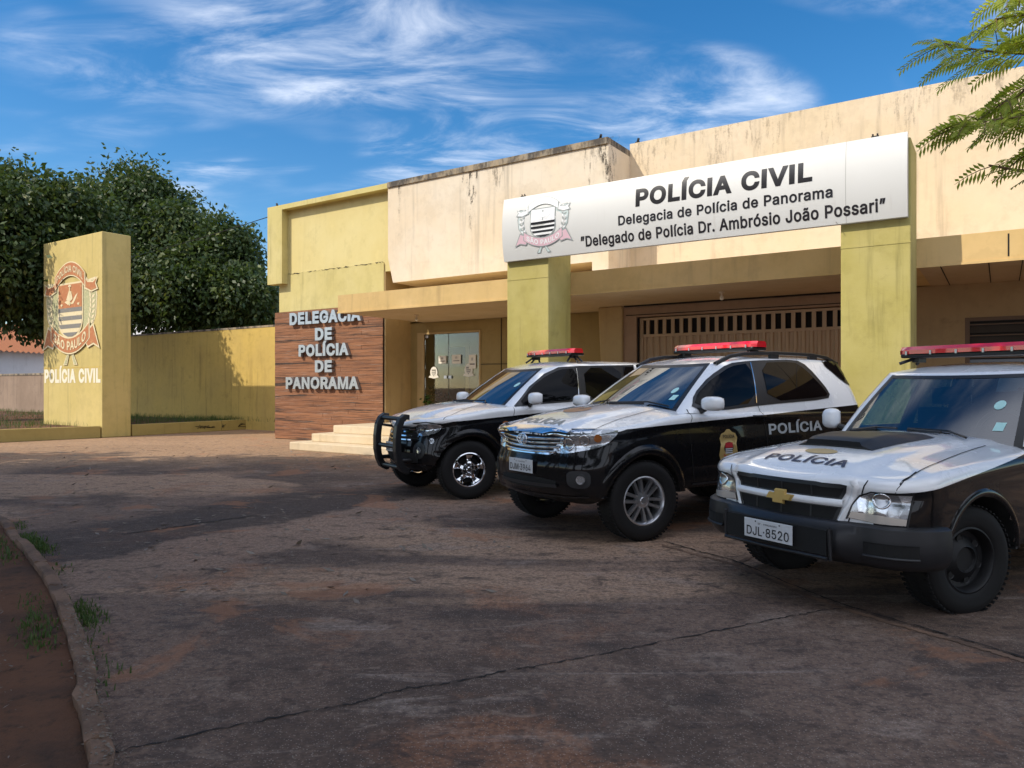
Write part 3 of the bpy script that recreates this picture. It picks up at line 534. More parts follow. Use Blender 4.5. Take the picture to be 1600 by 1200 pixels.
ribbon('pavement_joint', [px(*p) for p in [(1032, 851), (1085, 866), (1150, 884), (1240, 922), (1320, 952), (1450, 990), (1530, 1012), (1600, 1034), (1700, 1066)]], .05, M['kerb'], .004, .006, 'pale mortar joint in front of the parked cars', .25)
ribbon('pavement_joint', [px(*p) for p in [(1036, 846), (1088, 861), (1153, 879), (1243, 917), (1323, 947), (1453, 985), (1603, 1029), (1700, 1060)]], .014, M['dark'], .007, .005, 'dark gap beside the mortar joint', .4)
ribbon('pavement_joint', [px(*p) for p in [(1150, 884), (1180, 866), (1205, 850)]], .05, M['kerb'], .005, .005, 'short mortar joint under the front bumper', .2)

# grass tufts along the kerb and behind the plinth
def blades(name, spots, m, label, n_each, h, spread):
    V = []; F = []
    for (x, y, z, dens) in spots:
        for _ in range(int(n_each * dens)):
            px_, py_ = x + RNG.normal(0, spread), y + RNG.normal(0, spread); a = RNG.random() * 6.28; hh = h * (.4 + RNG.random()); w = .0028 + RNG.random() * .003
            ln = RNG.normal(0, .5) ; k = len(V); ca, sa = math.cos(a), math.sin(a)
            lx, ly = math.cos(a + 1.57) * ln * hh, math.sin(a + 1.57) * ln * hh
            V += [(px_ - ca * w, py_ - sa * w, z), (px_ + ca * w, py_ + sa * w, z), (px_ + ca * w * .7 + lx * .4, py_ + sa * w * .7 + ly * .4, z + hh * .6), (px_ - ca * w * .7 + lx * .4, py_ - sa * w * .7 + ly * .4, z + hh * .6), (px_ + lx, py_ + ly, z + hh * .95)]
            F += [(k, k + 1, k + 2, k + 3), (k + 3, k + 2, k + 4)]
    me = bpy.data.meshes.new(name); me.from_pydata(V, [], F); me.materials.append(m)
    return tag(link(name, me), label, kind='stuff')
sp = []
for u in np.arange(3, acc[-1] - 8, .035):
    a = at_len(kl, u); b = at_len(ksoil, u); d_ = math.hypot(a[0], a[1])
    ox, oy = (a[0] - b[0]) / .085, (a[1] - b[1]) / .085
    dens = max(0, math.sin(u * 1.9) * .6 + math.sin(u * 4.7 + 1) * .4 + .25)
    if d_ > 5.2: sp.append((a[0] + ox * .05, a[1] + oy * .05, 0, dens * 1.9))
    elif d_ > 2.6: sp.append((a[0] + ox * .02, a[1] + oy * .02, 0, dens * .28))
    dd = max(0, math.sin(u * 2.3 + 2) * .7 + math.sin(u * 5.1) * .3)
    sp.append((b[0] - ox * .12, b[1] - oy * .12, -.01, dd * 1.1))
for _ in range(1100):
    x = RNG.uniform(-7, -2); y = RNG.uniform(3, 9)
    sp.append((x - .9 + RNG.normal(0, .3), y - .2, -.01, 0.28 * RNG.random() * 2) if x < -1.9 - (y - 3) * .62 else (-3.2, 3.2, -.01, .2))
blades('grass', sp, M['grass'], 'tufts of grass along the kerb stones', 16, .036, .05)

# fallen leaves on the lot
V = []; F = []
def leaf_at(x, y, z, s):
    a = RNG.random() * 6.28; k = len(V); t1 = RNG.normal(0, .35); ca, sa = math.cos(a), math.sin(a)
    V.extend([(x - ca * s, y - sa * s, z + .002), (x + sa * s * .32, y - ca * s * .32, z + .006 + abs(t1) * s * .5), (x + ca * s, y + sa * s, z + .003 + abs(t1) * s), (x - sa * s * .32, y + ca * s * .32, z + .004)]); F.append((k, k + 1, k + 2, k + 3))
for _ in range(520):
    d = 5 + 13 * RNG.random() ** .9; u = RNG.uniform(-.62, .0); leaf_at(u * d, d, 0, .02 + .035 * RNG.random())
for _ in range(70):
    d = 2.6 + 5 * RNG.random(); u = RNG.uniform(-.5, .3); leaf_at(u * d, d, 0, .007 + .01 * RNG.random())
for _ in range(1100):
    q = acc[-1] - RNG.uniform(9.2, 13.4); a = at_len(kl, q); b = at_len(ksoil, q); f = RNG.normal(.2, .35)
    leaf_at(a[0] * (1 - f) + b[0] * f, a[1] * (1 - f) + b[1] * f, .05 if 0 < f < 1 else .0, .005 + .008 * RNG.random())
for _ in range(1500):
    x = RNG.uniform(-4.8, -1.8); y = RNG.uniform(2.4, 6); 
    if x < -1.85 - (y - 2.8) * .72: leaf_at(x, y, .004, .006 + .018 * RNG.random() ** 2)
me = bpy.data.meshes.new('fallen_leaves'); me.from_pydata(V, [], F); me.materials.append(M['dryleaf'])
tag(link('fallen_leaves', me), 'scattered dry leaves on the forecourt', kind='stuff')

# ------------------------------------------------------------------ police station
st = empty('police_station', 'cream and olive single storey police station with canopy over the parking bays', 'building', O, RZ)
# walls of the left block
mb = BB(); mb.box(-10.35, -6.04, 3.04, 12, 0, 4.7); mb.box(-10.55, -5.72, 3.04, 12, 4.7, 6.9)
mb.build('left_wall', M['panelgreen'], st)
mb = BB(); mb.box(-10.62, -5.68, 2.8, 3.04, 6.86, 7.0); mb.box(-10.62, -9.96, 2.8, 3.04, 4.66, 6.86); mb.box(-10.62, -5.68, 3.04, 12, 6.9, 7.0)
mb.build('parapet_frame', M['green'], st)
mb = BB(); mb.box(-10.35, -6.04, 3.02, 3.04, 3.83, 4.95); mb.build('lower_band', M['green'], st)
ribb = BB(); r_ = np.random.default_rng(4); rows = []
for x in np.arange(-9.95, -6.0, .06):
    z = 4.955 + r_.normal(0, .008); w = max(0.001, r_.normal(.004, .006)); rows.append([(x, 3.012, z - w), (x, 3.012, z + w)])
ribb.grid(rows); ribb.build('plaster_crack', M['dark'], st)
# timber cladding of separate boards
mb = BB(); r_ = np.random.default_rng(9); z = 0.02; k = 0
while z < 3.80:
    x = -10.5
    while x < -6.05:
        L = r_.uniform(.9, 2.2); e = min(x + L, -6.04); 
        if -6.04 - e < .3: e = -6.04
        d = r_.uniform(0, .012); mb.box(x + .002, e - .002, 2.985 - d, 3.04, z, z + .097); x = e
    z += .1; k += 1
mb.build('timber_cladding', M['timber'], st)
mb = BB(); mb.box(-10.5, -6.04, 3.0, 3.04, 0, 3.82); mb.build('cladding_backing', M['dark'], st)
mb = BB()
for txt, x0, x1, z0, cap in [('DELEGACIA', -9.7, -6.76, 3.40, .36), ('DE', -8.6, -7.9, 2.91, .36), ('POLÍCIA', -9.3, -7.23, 2.46, .345), ('DE', -8.6, -7.9, 1.99, .345), ('PANORAMA', -9.87, -6.84, 1.51, .35)]:
    text_solid(mb, txt, x0, x1, z0, cap, 2.87, 2.975, .040, 0, 1)
mb.build('lettering', [M['steel'], plain('steel_letter_edge', (.30, .30, .31), .4, .6)], st)
mb = BB(); mb.box(-6.04, -6.0, 3.04, 4.07, .0, 4.9); mb.build('porch_side_wall', M['tanwall'], st)
# cream parapet block
mb = BB(); poly = [(-5.68, 6.86), (-5.68, 5.0), (-5.5, 4.33), (.40, 4.33), (.40, 3.95), (.80, 3.80), (.80, 6.86)]
mb.prism(poly, 2.8, 3.9); mb.box(-5.6, .72, 3.9, 11, 4.4, 6.8); mb.build('parapet', M['cream'], st)
mb = BB(); mb.box(-5.68, .80, 2.76, 3.9, 6.86, 7.0); mb.build('parapet_coping', M['coping'], st)
mb = BB(); mb.box(-6.0, .55, 4.0, 4.07, 3.4, 4.5); mb.build('clerestory_wall', M['tanwall'], st)
mb = BB(); mb.box(.80, 13, 3.9, 12, 3.62, 7.15); mb.build('main_parapet', M['cream_right'], st)
# black mould runs on the parapets (ragged films a few mm proud of the render)
t = NT('mould_film')
g = t.noise(9, 8, .75, t.map((1.6, 1, .28))); g2 = t.noise(30, 6, .75)
uvz = t.n('ShaderNodeAttribute', attribute_name='fade').outputs['Fac']
al = t.rng(t.math('ADD', t.math('MULTIPLY', g, .7), t.math('MULTIPLY', g2, .3)), .50, .60)
al = t.math('MULTIPLY', al, t.rng(t.math('ADD', uvz, t.math('MULTIPLY', g, .9)), .55, .95))
t.base((.055, .050, .045), .95, 0, .1); t.set(t.b.inputs['Alpha'], t.math('MULTIPLY', al, t.n('ShaderNodeAttribute', attribute_name='amount').outputs['Fac'])); M['mould'] = t.m
def run(x, z0, z1, w, b, amt=.8):
    mb = BB(); n = 8; rows = []; fade = []
    for k in range(n + 1):
        u = k / n; z = z1 + (z0 - z1) * u; ww = w * (1 - .75 * u)
        row = []
        for q in range(7): s_ = q / 3 - 1; row.append((x + s_ * ww, b - .004, z)); fade.append(max(0, (1 - abs(s_) ** 1.5)) * (1 - u * .8))
        rows.append(row)
    mb.grid(rows); o = mb.build('mould_stain', M['mould'], st); at_ = o.data.attributes.new('fade', 'FLOAT', 'POINT'); at_.data.foreach_set('value', fade); at_ = o.data.attributes.new('amount', 'FLOAT', 'POINT'); at_.data.foreach_set('value', [amt] * len(fade))
for x, z0, z1, w in [(-5.28, 5.9, 6.86, .10), (-3.22, 6.1, 6.86, .10), (-2.92, 5.35, 6.86, .24), (-2.2, 6.1, 6.86, .35), (.35, 5.9, 6.86, .3)]: run(x, z0, z1, w, 2.8, .85 if x < -2.5 else .4)
for x, z0, z1, w in [(1.4, 6.4, 7.15, .6), (2.8, 6.5, 7.15, .5), (3.9, 6.6, 7.15, .7), (5.1, 5.9, 7.15, .22), (6.4, 6.6, 7.15, .5), (7.6, 6.7, 7.15, .6), (9, 6.6, 7.15, .6)]: run(x, z0 - .3, z1, w * 1.5, 3.9, .22)
run(.801, 5.4, 7.0, .3, 2.8)
# canopy
mb = BB(); mb.box(-5.49, 13, .85, 4.0, 3.375, 3.79); mb.build('canopy', M['canopy'], st)
mb = BB(); mb.box(-5.47, 5.93, .87, 4.0, 3.36, 3.375); mb.box(6.87, 13, .87, 4.0, 3.36, 3.375); mb.build('canopy_soffit', M['soffit'], st)
mb = BB(); mb.box(-5.50, .03, .83, .85, 3.35, 3.385); mb.box(.95, 5.94, .83, .85, 3.35, 3.385); mb.box(6.85, 13, .83, .85, 3.35, 3.385); mb.build('canopy_drip_edge', M['canopy'], st)
mb = BB(); r_ = np.random.default_rng(5)
for x in (7.15, 7.75, 8.15, 8.6, 9.2): mb.box(x, x + .012, .9, 3.3, 3.352, 3.36)
mb.box(7.98, 8.0, .845, .85, 3.42, 3.74); mb.build('soffit_joint', M['dark'], st)
# pillars
for x0, x1 in ((.03, .95), (5.94, 6.85)):
    mb = BB(); mb.box(x0, x1, 0, .85, 0, 5.08); bevel(mb.build('pillar', M['pillar'], st), .015, 2)
    mb = BB(); mb.box(x0, x1, -.006, 0, 3.60, 3.625); mb.build('render_seam', M['pillar'], st)
# porch: wall, glazed entrance, papers, room behind
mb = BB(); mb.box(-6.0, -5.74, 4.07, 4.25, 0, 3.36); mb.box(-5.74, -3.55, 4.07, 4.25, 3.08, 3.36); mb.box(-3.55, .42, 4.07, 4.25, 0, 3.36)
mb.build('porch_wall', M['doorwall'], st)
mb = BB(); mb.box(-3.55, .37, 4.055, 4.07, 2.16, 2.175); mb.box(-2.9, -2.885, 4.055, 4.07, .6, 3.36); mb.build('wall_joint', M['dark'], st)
mb = BB(); mb.box(-6.0, .4, 4.25, 4.3, 3.36, 3.5); mb.box(-6.6, -6.5, 4.25, 8.5, .6, 3.3); mb.box(-1.6, -1.5, 4.25, 8.5, .6, 3.3); mb.box(-6.6, -5.62, 5.3, 5.4, .6, 3.3); mb.box(-4.95, -1.5, 5.3, 5.4, .6, 3.3); mb.box(-5.62, -4.95, 5.3, 5.4, 2.75, 3.3); mb.box(-6.6, -1.5, 4.25, 8.5, 3.3, 3.35)
mb.build('lobby_wall', plain('lobby_wall', (.46, .36, .18), .7), st)
mb = BB(); mb.box(-6.6, -1.5, 4.25, 8.5, .55, .6); mb.build('lobby_floor', plain('lobby_floor', (.22, .19, .15), .3), st)
mb = BB(); mb.box(-5.60, -4.97, 5.34, 5.38, .6, 2.73); ld_ = mb.build('lobby_door', plain('lobby_door_dark', (.016, .014, .015), .4), st)
mb = BB(); mb.box(-5.74, -5.60, 5.26, 5.34, .6, 2.85); mb.box(-4.97, -4.83, 5.26, 5.34, .6, 2.85); mb.box(-5.60, -4.97, 5.26, 5.34, 2.73, 2.85); mb.build('door_frame', M['tanwall'], ld_)
for a_, b_, z_ in ((-10.35, 2.95, 7.0), (.55, 2.9, 7.0), (.95, 4.0, 7.15)):
    mb = BB(); mb.box(a_ - .05, a_ + .05, b_ - .03, b_ + .05, z_, z_ + .05); mb.tube([(a_, b_, z_ + .05), (a_ + .05, b_ - .06, z_ + .10)], .03, 8); mb.build('parapet_lamp', M['darkmetal'], st)
ent = BB(); ent.box(-5.74, -5.50, 4.05, 4.12, .6, 3.08); ent.box(-5.50, -3.55, 4.05, 4.12, 3.03, 3.08); ent.box(-3.60, -3.55, 4.05, 4.12, .6, 3.03)
fr = ent.build('glass_entrance', M['tanwall'], st)
t = NT('entrance_glass'); gl = t.n('ShaderNodeBsdfGlossy', {'Color': (.9, .9, .9, 1), 'Roughness': .02}); tr = t.n('ShaderNodeBsdfTransparent', {'Color': (.90, .92, .86, 1)})
fz = t.n('ShaderNodeFresnel', {'IOR': 1.5}); mx = t.n('ShaderNodeMixShader', {0: fz.outputs[0], 1: tr.outputs[0], 2: gl.outputs[0]}); t.t.links.new(mx.outputs[0], t.out.inputs['Surface']); M['clearglass'] = t.m
for x0, x1 in ((-5.48, -4.66), (-4.64, -3.61)):
    mb = BB(); mb.box(x0, x1, 4.07, 4.085, .62, 3.02); mb.build('glass_pane', M['clearglass'], fr)
mb = BB(); mb.box(-4.78, -4.68, 4.04, 4.07, 1.80, 1.88); mb.build('door_lock', plain('lock_metal', (.5, .5, .5), .3, .8), fr); mb = BB(); mb.box(-4.62, -4.52, 4.04, 4.07, 1.80, 1.88); mb.build('door_lock', MATS['lock_metal'], fr); mb = BB(); mb.box(-5.45, -5.35, 4.05, 4.07, 2.93, 3.0); mb.build('door_hinge', MATS['lock_metal'], fr)
def decal(cx_, cz_, r0):
    mb = BB(); mb.flat([(cx_ + r0 * math.cos(q) * .8, cz_ + r0 * math.sin(q)) for q in np.linspace(0, 6.28, 18)[:-1]], 4.06, 0)
    mb.flat([(cx_ - r0 * 1.15, cz_ - r0 * .85), (cx_, cz_ - r0 * 1.05), (cx_ + r0 * 1.15, cz_ - r0 * .85), (cx_ + r0 * .85, cz_ - r0 * .5), (cx_, cz_ - r0 * .75), (cx_ - r0 * .85, cz_ - r0 * .5)], 4.056, 0)
    mb.flat([(cx_ - r0 * .45, cz_ + r0 * .5), (cx_ + r0 * .45, cz_ + r0 * .5), (cx_ + r0 * .42, cz_ - r0 * .2), (cx_, cz_ - r0 * .65), (cx_ - r0 * .42, cz_ - r0 * .2)], 4.052, 1)
    for k in range(3): mb.flat([(cx_ - r0 * .4, cz_ + .25 * r0 - k * .3 * r0), (cx_ + r0 * .4, cz_ + .25 * r0 - k * .3 * r0), (cx_ + r0 * .4, cz_ + .12 * r0 - k * .3 * r0), (cx_ - r0 * .4, cz_ + .12 * r0 - k * .3 * r0)], 4.049, 0)
    mb.build('door_crest', [M['e_white'], M['e_grey']], fr)
decal(-5.15, 1.97, .16); decal(-3.95, 2.02, .17)
paper = plain('paper_sheet', (.8, .76, .66), .7); ink = plain('printed_ink', (.12, .11, .10), .7)
for (x0, x1, z0, z1), lab in zip([(-4.97, -4.70, 2.21, 2.42), (-4.50, -4.20, 2.20, 2.44), (-3.93, -3.70, 2.06, 2.43)],
        ['white paper notice taped left of the glass door split', 'white paper notice taped in front of the dark lobby door', 'tall white paper notice above the round crest on the glass']):
    mb = BB(); mb.box(x0 - x0, x1 - x0, 0, .004, 0, z1 - z0, 0); h = z1 - z0; w = x1 - x0
    mb.flat([(w * .15, h * .28), (w * .85, h * .28), (w * .85, h * .36), (w * .15, h * .36)], -.003, 1)
    for q in (.6, .72): mb.flat([(w * .35, h * q), (w * .62, h * q), (w * .62, h * (q + .05)), (w * .35, h * (q + .05))], -.003, 1)
    o = mb.build('paper_notice', [paper, ink]); o.location = W(x0, 4.045, z0); o.rotation_euler = (0, 0, RZ); tag(o, lab, 'notice', 'notices on the entrance glass')
# steps and porch floor
mb = BB(); mb.box(-6.9, .0, .55, 4.05, 0, .2); mb.box(-6.55, .0, .95, 3.0, .2, .4); mb.box(-6.2, .0, 1.35, 3.0, .4, .6); mb.box(-6.0, .36, 3.0, 4.07, .2, .6)
bevel(mb.build('front_steps', M['steps'], st), .02, 2)
# column, garage front
mb = BB(); mb.add([(.34, 3.2, 3.36), (.94, 3.2, 3.36), (.94, 3.9, 3.36), (.34, 3.9, 3.36), (.50, 3.2, 0), (.94, 3.2, 0), (.94, 3.9, 0), (.50, 3.9, 0)], [(0, 1, 2, 3), (7, 6, 5, 4), (4, 5, 1, 0), (5, 6, 2, 1), (6, 7, 3, 2), (7, 4, 0, 3)])
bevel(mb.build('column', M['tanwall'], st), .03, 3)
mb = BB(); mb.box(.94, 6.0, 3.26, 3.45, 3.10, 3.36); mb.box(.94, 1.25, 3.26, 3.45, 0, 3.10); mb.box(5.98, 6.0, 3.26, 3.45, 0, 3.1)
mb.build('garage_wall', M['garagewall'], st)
mb = BB(); mb.box(1.0, 6.0, 3.25, 3.26, 3.14, 3.155); mb.box(.98, 6.0, 3.2, 3.26, 3.33, 3.36); mb.build('lintel_dark_strip', M['dark'], st)  # thin dark strips along the lintel and its top edge
gp = plain('garage_door_paint', (.46, .32, .19), .5)
mb = BB(); mb.box(1.29, 5.98, 3.34, 3.40, 3.03, 3.08); mb.box(1.29, 5.98, 3.34, 3.40, 2.66, 2.72); mb.box(1.29, 1.37, 3.34, 3.40, 0, 3.08)
rows = [[], []]; x = 1.37; k = 0
while x < 5.98:
    for dxx, y in ((0, 3.37), (.055, 3.37), (.075, 3.40), (.13, 3.40), (.15, 3.37)):
        rows[0].append((x + dxx, y, .02)); rows[1].append((x + dxx, y, 2.66))
    x += .15
mb.grid(rows); gd = mb.build('garage_door', gp, st)
mb = BB(); x = 1.44
while x < 5.95: mb.box(x, x + .075, 3.35, 3.39, 2.72, 3.03); x += .19
mb.build('vent_bar', gp, gd)
mb = BB(); mb.box(1.3, 5.98, 3.42, 3.43, 2.6, 3.08); mb.box(1.25, 1.29, 3.30, 3.42, 0, 3.08); mb.build('dark_backing', M['dark'], gd)
mb = BB(); mb.box(.94, 12.8, 5.0, 5.1, 0, 3.36); mb.build('inner_wall', M['dark'], st)
# right hand wall with louvred window
mb = BB(); mb.box(6.0, 7.38, 3.3, 3.5, 0, 3.36); mb.box(7.38, 9.6, 3.3, 3.5, 2.77, 3.36); mb.box(7.38, 9.6, 3.3, 3.5, 0, 1.3); mb.box(9.6, 13, 3.3, 3.5, 0, 3.36)
mb.build('right_wall', stucco('spotted_tan_wall', (.42, .30, .16), (.46, .34, .19), (.12, .08, .05), .15, .2, .2, .35), st)
mb = BB()
for x in (7.38, 8.30, 9.52): mb.box(x, x + .07, 3.3, 3.4, 1.3, 2.77)
mb.box(7.38, 9.6, 3.29, 3.4, 2.71, 2.77); mb.box(7.38, 9.6, 3.29, 3.4, 1.3, 1.36)
for z in np.arange(1.5, 2.7, .19): mb.box(7.45, 9.52, 3.31, 3.35, z, z + .018)
wf = mb.build('window', plain('window_frame_brown', (.16, .10, .06), .5), st)
mb = BB()
for z in np.arange(1.36, 2.7, .19): mb.add([(7.45, 3.33, z), (9.52, 3.33, z), (9.52, 3.37, z + .185), (7.45, 3.37, z + .185)], [(0, 1, 2, 3)])
mb.build('pane', plain('smoky_glass', (.055, .055, .055), .12, 0, .7), wf)
# flat roof and rear
mb = BB(); mb.box(-10.3, 13, 3.95, 12.0, 6.3, 6.4); mb.box(-6, 13, 11.9, 12, 0, 6.3); mb.box(12.9, 13, .9, 12, 0, 3.4); mb.build('roof', M['coping'], st)
# bulbs under the canopy
for (a, b), lab in (((-4.16, 2.2), 'bare bulb holder on the porch soffit above the glass door'), ((3.54, 2.0), 'bare bulb on the soffit in front of the garage door')):
    o = empty('ceiling_bulb', lab, 'bulb', W(a, b, 3.36), RZ, 'bulbs under the canopy')
    mb = MB(); mb.lathe([(.0, 0), (.05, -.001), (.05, -.02), (.02, -.03), (.022, -.07), (0, -.07)], (0, 0, 0), 'z', 16); mb.build('holder', plain('porcelain', (.6, .5, .38), .5) if 'porcelain' not in MATS else MATS['porcelain'], o, True, 40)
    mb = MB(); mb.lathe([(.018, -.068), (.034, -.09), (.04, -.115), (.03, -.14), (0, -.152)], (0, 0, 0), 'z', 16); mb.build('bulb', plain('bulb_glass', (.75, .7, .6), .15) if 'bulb_glass' not in MATS else MATS['bulb_glass'], o, True)

# ------------------------------------------------------------------ emblem of the state police, in a face plane
def emblem(mb, cx_, cz_, w, h, y, mi, words_top=True, fx=None, tex='SÃO PAULO', step=.004):
    """mi: material slots (line, ribbon, text, shieldred, dark, white, laurel)"""
    line, rib, txt, red, dark, white, lau = mi[:7]; ribt = mi[7] if len(mi) > 7 else rib
    fx = fx or (lambda x, yy, z: (x, yy, z))
    def P(poly, lay, m):
        pts = [(cx_ + x * w, cz_ + z * h) for x, z in poly]; n = len(pts)
        A = sum(pts[i][0] * pts[(i + 1) % n][1] - pts[(i + 1) % n][0] * pts[i][1] for i in range(n))
        if A < 0: pts = pts[::-1]
        # fan-free: leave as ngon
        mb.add([fx(x, y - lay * step, z) for x, z in pts], [tuple(range(n))], m)
    def arc(x0, x1, f, th, n=16):
        xs = np.linspace(x0, x1, n); return [(x, f(x) + th / 2) for x in xs] + [(x, f(x) - th / 2) for x in xs[::-1]]
    top = lambda x: .88 - .55 * x * x * 1.6
    bot = lambda x: -.60 + .42 * x * x * 1.4
    e = .018
    # laurel branches
    for s in (-1, 1):
        P([(s * .40, .60), (s * .86, .66), (s * .92, .30), (s * .88, -.05), (s * .66, -.42), (s * .45, -.52)], 1, line)
        P([(s * .42, .57), (s * .83, .61), (s * .885, .29), (s * .85, -.04), (s * .645, -.39), (s * .46, -.48)], 2, lau)
        for k in range(11):
            u = k / 10; bx = .52 + .22 * math.sin(u * 2.4 + .3); bz = -.40 + .95 * u
            for q in (-1, 1):
                ang = 1.25 + q * .75; L = .15; dx_, dz_ = math.cos(ang) * L, math.sin(ang) * L
                P([(s * bx, bz), (s * (bx + dx_ * .5 - dz_ * .2), bz + dz_ * .5 + dx_ * .2), (s * (bx + dx_), bz + dz_), (s * (bx + dx_ * .5 + dz_ * .2), bz + dz_ * .5 - dx_ * .2)], 3 if q < 0 else 4, line if k % 2 else white)
    # shield
    def shield(g):
        pts = [(-.42 - g, .58 + g), (.42 + g, .58 + g), (.42 + g, -.05)]
        for q in np.linspace(0, math.pi, 13): pts.append(((.42 + g) * math.cos(q), -.05 - (.38 + g) * math.sin(q) ** .9 if 0 < q < math.pi else -.05))
        pts.append((-.42 - g, .58 + g)); return pts[:-1]
    P(shield(.035), 5, line); P(shield(0), 6, white)
    P([(-.42, .58), (.42, .58), (.42, .13), (-.42, .13)], 7, red)
    def half(z): return .42 if z >= -.05 else .42 * math.sqrt(max(0, 1 - ((-.05 - z) / .38) ** 2))
    for k in range(4):
        z1 = .13 - k * .158; z0 = z1 - .079; P([(-half(z1), z1), (half(z1), z1), (half((z0 + z1) / 2), (z0 + z1) / 2), (half(z0), z0), (-half(z0), z0), (-half((z0 + z1) / 2), (z0 + z1) / 2)], 7, dark)
    # sail, arrow and map shape on the upper field
    P([(-.2, .25), (-.06, .28), (.06, .22), (.2, .36), (.28, .4), (.2, .28), (.12, .2), (-.08, .19)], 8, white)
    P([(-.13, .28), (-.03, .46), (.05, .44), (.1, .3), (.04, .26)], 9, white); P([(-.015, .17), (.015, .17), (.015, .54), (-.015, .54)], 10, line)
    P([(-.06, .53), (.06, .53), (.03, .57), (-.03, .57)], 10, white)
    for s in (-1, 1): P([(s * .30 - .04, .20), (s * .30, .155), (s * .30 + .05, .2), (s * .30, .215)], 9, white)
    # upper ribbon with words
    for s in (-1, 1):
        P([(s * .48, .72), (s * .60, .60), (s * .80, .58), (s * .96, .66), (s * .90, .54), (s * .97, .42), (s * .74, .38), (s * .5, .46)], 7, line)
        P([(s * .49, .69), (s * .61, .575), (s * .80, .555), (s * .92, .62), (s * .87, .53), (s * .92, .44), (s * .74, .41), (s * .5, .5)], 8, ribt)
    P(arc(-.55, .55, top, .28), 9, line); P(arc(-.52, .52, top, .235), 10, ribt)
    # lower ribbon
    for s in (-1, 1):
        P([(s * .62, -.30), (s * .82, -.20), (s * 1.03, -.68), (s * .82, -.60), (s * .62, -.66), (s * .5, -.48)], 8, line)
        P([(s * .63, -.34), (s * .80, -.25), (s * .98, -.63), (s * .82, -.565), (s * .63, -.62), (s * .52, -.48)], 9, rib)
    P(arc(-.70, .70, bot, .33), 10, line); P(arc(-.67, .67, bot, .275), 11, rib)
    for s in (-1, 1): P([(s * .02, -.72), (s * .09, -.72), (s * .26, -.97), (s * .12, -.97)], 5, line); P([(s * .045, -.74), (s * .085, -.74), (s * .22, -.955), (s * .14, -.955)], 6, lau)
    def curve(text, x0, x1, f, cap, lay, b):
        vs, fs = text_fit(text, x0, x1, -cap / 2, cap, b)
        mb.add([fx(cx_ + x * w, y - lay * step, cz_ + (f(x) + z) * h) for x, z in vs], fs, txt)
    if words_top: curve('POLÍCIA CIVIL', -.47, .47, top, .125, 12, .02)
    curve(tex, -.58, .58, bot, .17, 13, .026)

# sign board over the parking bays (slightly bowed sheet)
sg = empty('sign_board', 'long white civil police sign board spanning the two olive pillars', 'sign', O, RZ)
def bow(z): u = (z - 4.54) / .59; return -.10 - .07 * (1 - u * u)
mb = BB(); rows = []; zs = np.linspace(3.95, 5.13, 13)
for z in zs: rows.append([(x, bow(z), z) for x in np.linspace(.03, 6.82, 30)])
mb.grid(rows)
for x in (.03, 6.82):
    poly = [(x, bow(z), z) for z in zs] + [(x, -.012, 5.13), (x, -.012, 3.95)]; mb.add(poly, [tuple(range(len(poly)))])
mb.add([(.03, bow(3.95), 3.95), (6.82, bow(3.95), 3.95), (6.82, -.012, 3.95), (.03, -.012, 3.95)], [(0, 1, 2, 3)]); mb.add([(.03, bow(5.13), 5.13), (6.82, bow(5.13), 5.13), (6.82, -.012, 5.13), (.03, -.012, 5.13)], [(3, 2, 1, 0)])
mb.add([(.03, -.012, 3.95), (6.82, -.012, 3.95), (6.82, -.012, 5.13), (.03, -.012, 5.13)], [(3, 2, 1, 0)])
mb.build('board', M['sign'], sg, True, 30)
onb = lambda d: (lambda x, yy, z: (x, bow(z) + yy, z))
mb = BB(); mb.box(5.90, 5.905, bow(4.54) - .004, bow(4.54) + .1, 3.97, 3.98); 
for z in np.linspace(3.96, 5.1, 12): pass
mb.grid([[(6.03, bow(z) - .0015, z), (6.037, bow(z) - .0015, z)] for z in zs]); mb.build('sheet_joint', plain('joint_grey', (.35, .35, .34), .5), sg)
mb = BB()
def sgtext(txt, x0, x1, z0, cap, b, mi):
    vs, fs = slice_tris(*text_fit(txt, x0, x1, z0, cap, b), .03); mb.add([(x, bow(z) - .004, z) for x, z in vs], fs, mi)
sgtext('POLÍCIA CIVIL', 2.76, 5.58, 4.615, .30, .036, 0); sgtext('Delegacia de Polícia de Panorama', 2.44, 5.86, 4.338, .165, .022, 0)
sgtext('”Delegado de Polícia Dr. Ambrósio João Possari”', 1.70, 6.55, 4.05, .185, .022, 0)
mb.build('lettering', [M['signtext']], sg)
mb = BB(); emblem(mb, .93, 4.535, .60, .515, 0, (0, 1, 2, 3, 4, 5, 6, 5), False, lambda x, yy, z: (x, bow(z) - .003 + yy * .25, z))
mb.build('emblem', [M['s_line'], M['s_pink'], M['s_white'], M['s_white'], M['signtext'], M['s_white'], plain('emblem_pale_teal', (.55, .66, .66), .4)], sg)
for x in (.36, 6.35):
    mb = BB(); mb.box(x, x + .10, -.03, .05, 5.13, 5.17); mb.tube([(x + .02, 0, 5.17), (x + .02, -.02, 5.20)], .012, 6); mb.tube([(x + .08, 0, 5.17), (x + .08, -.02, 5.20)], .012, 6); mb.build('fixing_bracket', M['darkmetal'], sg)

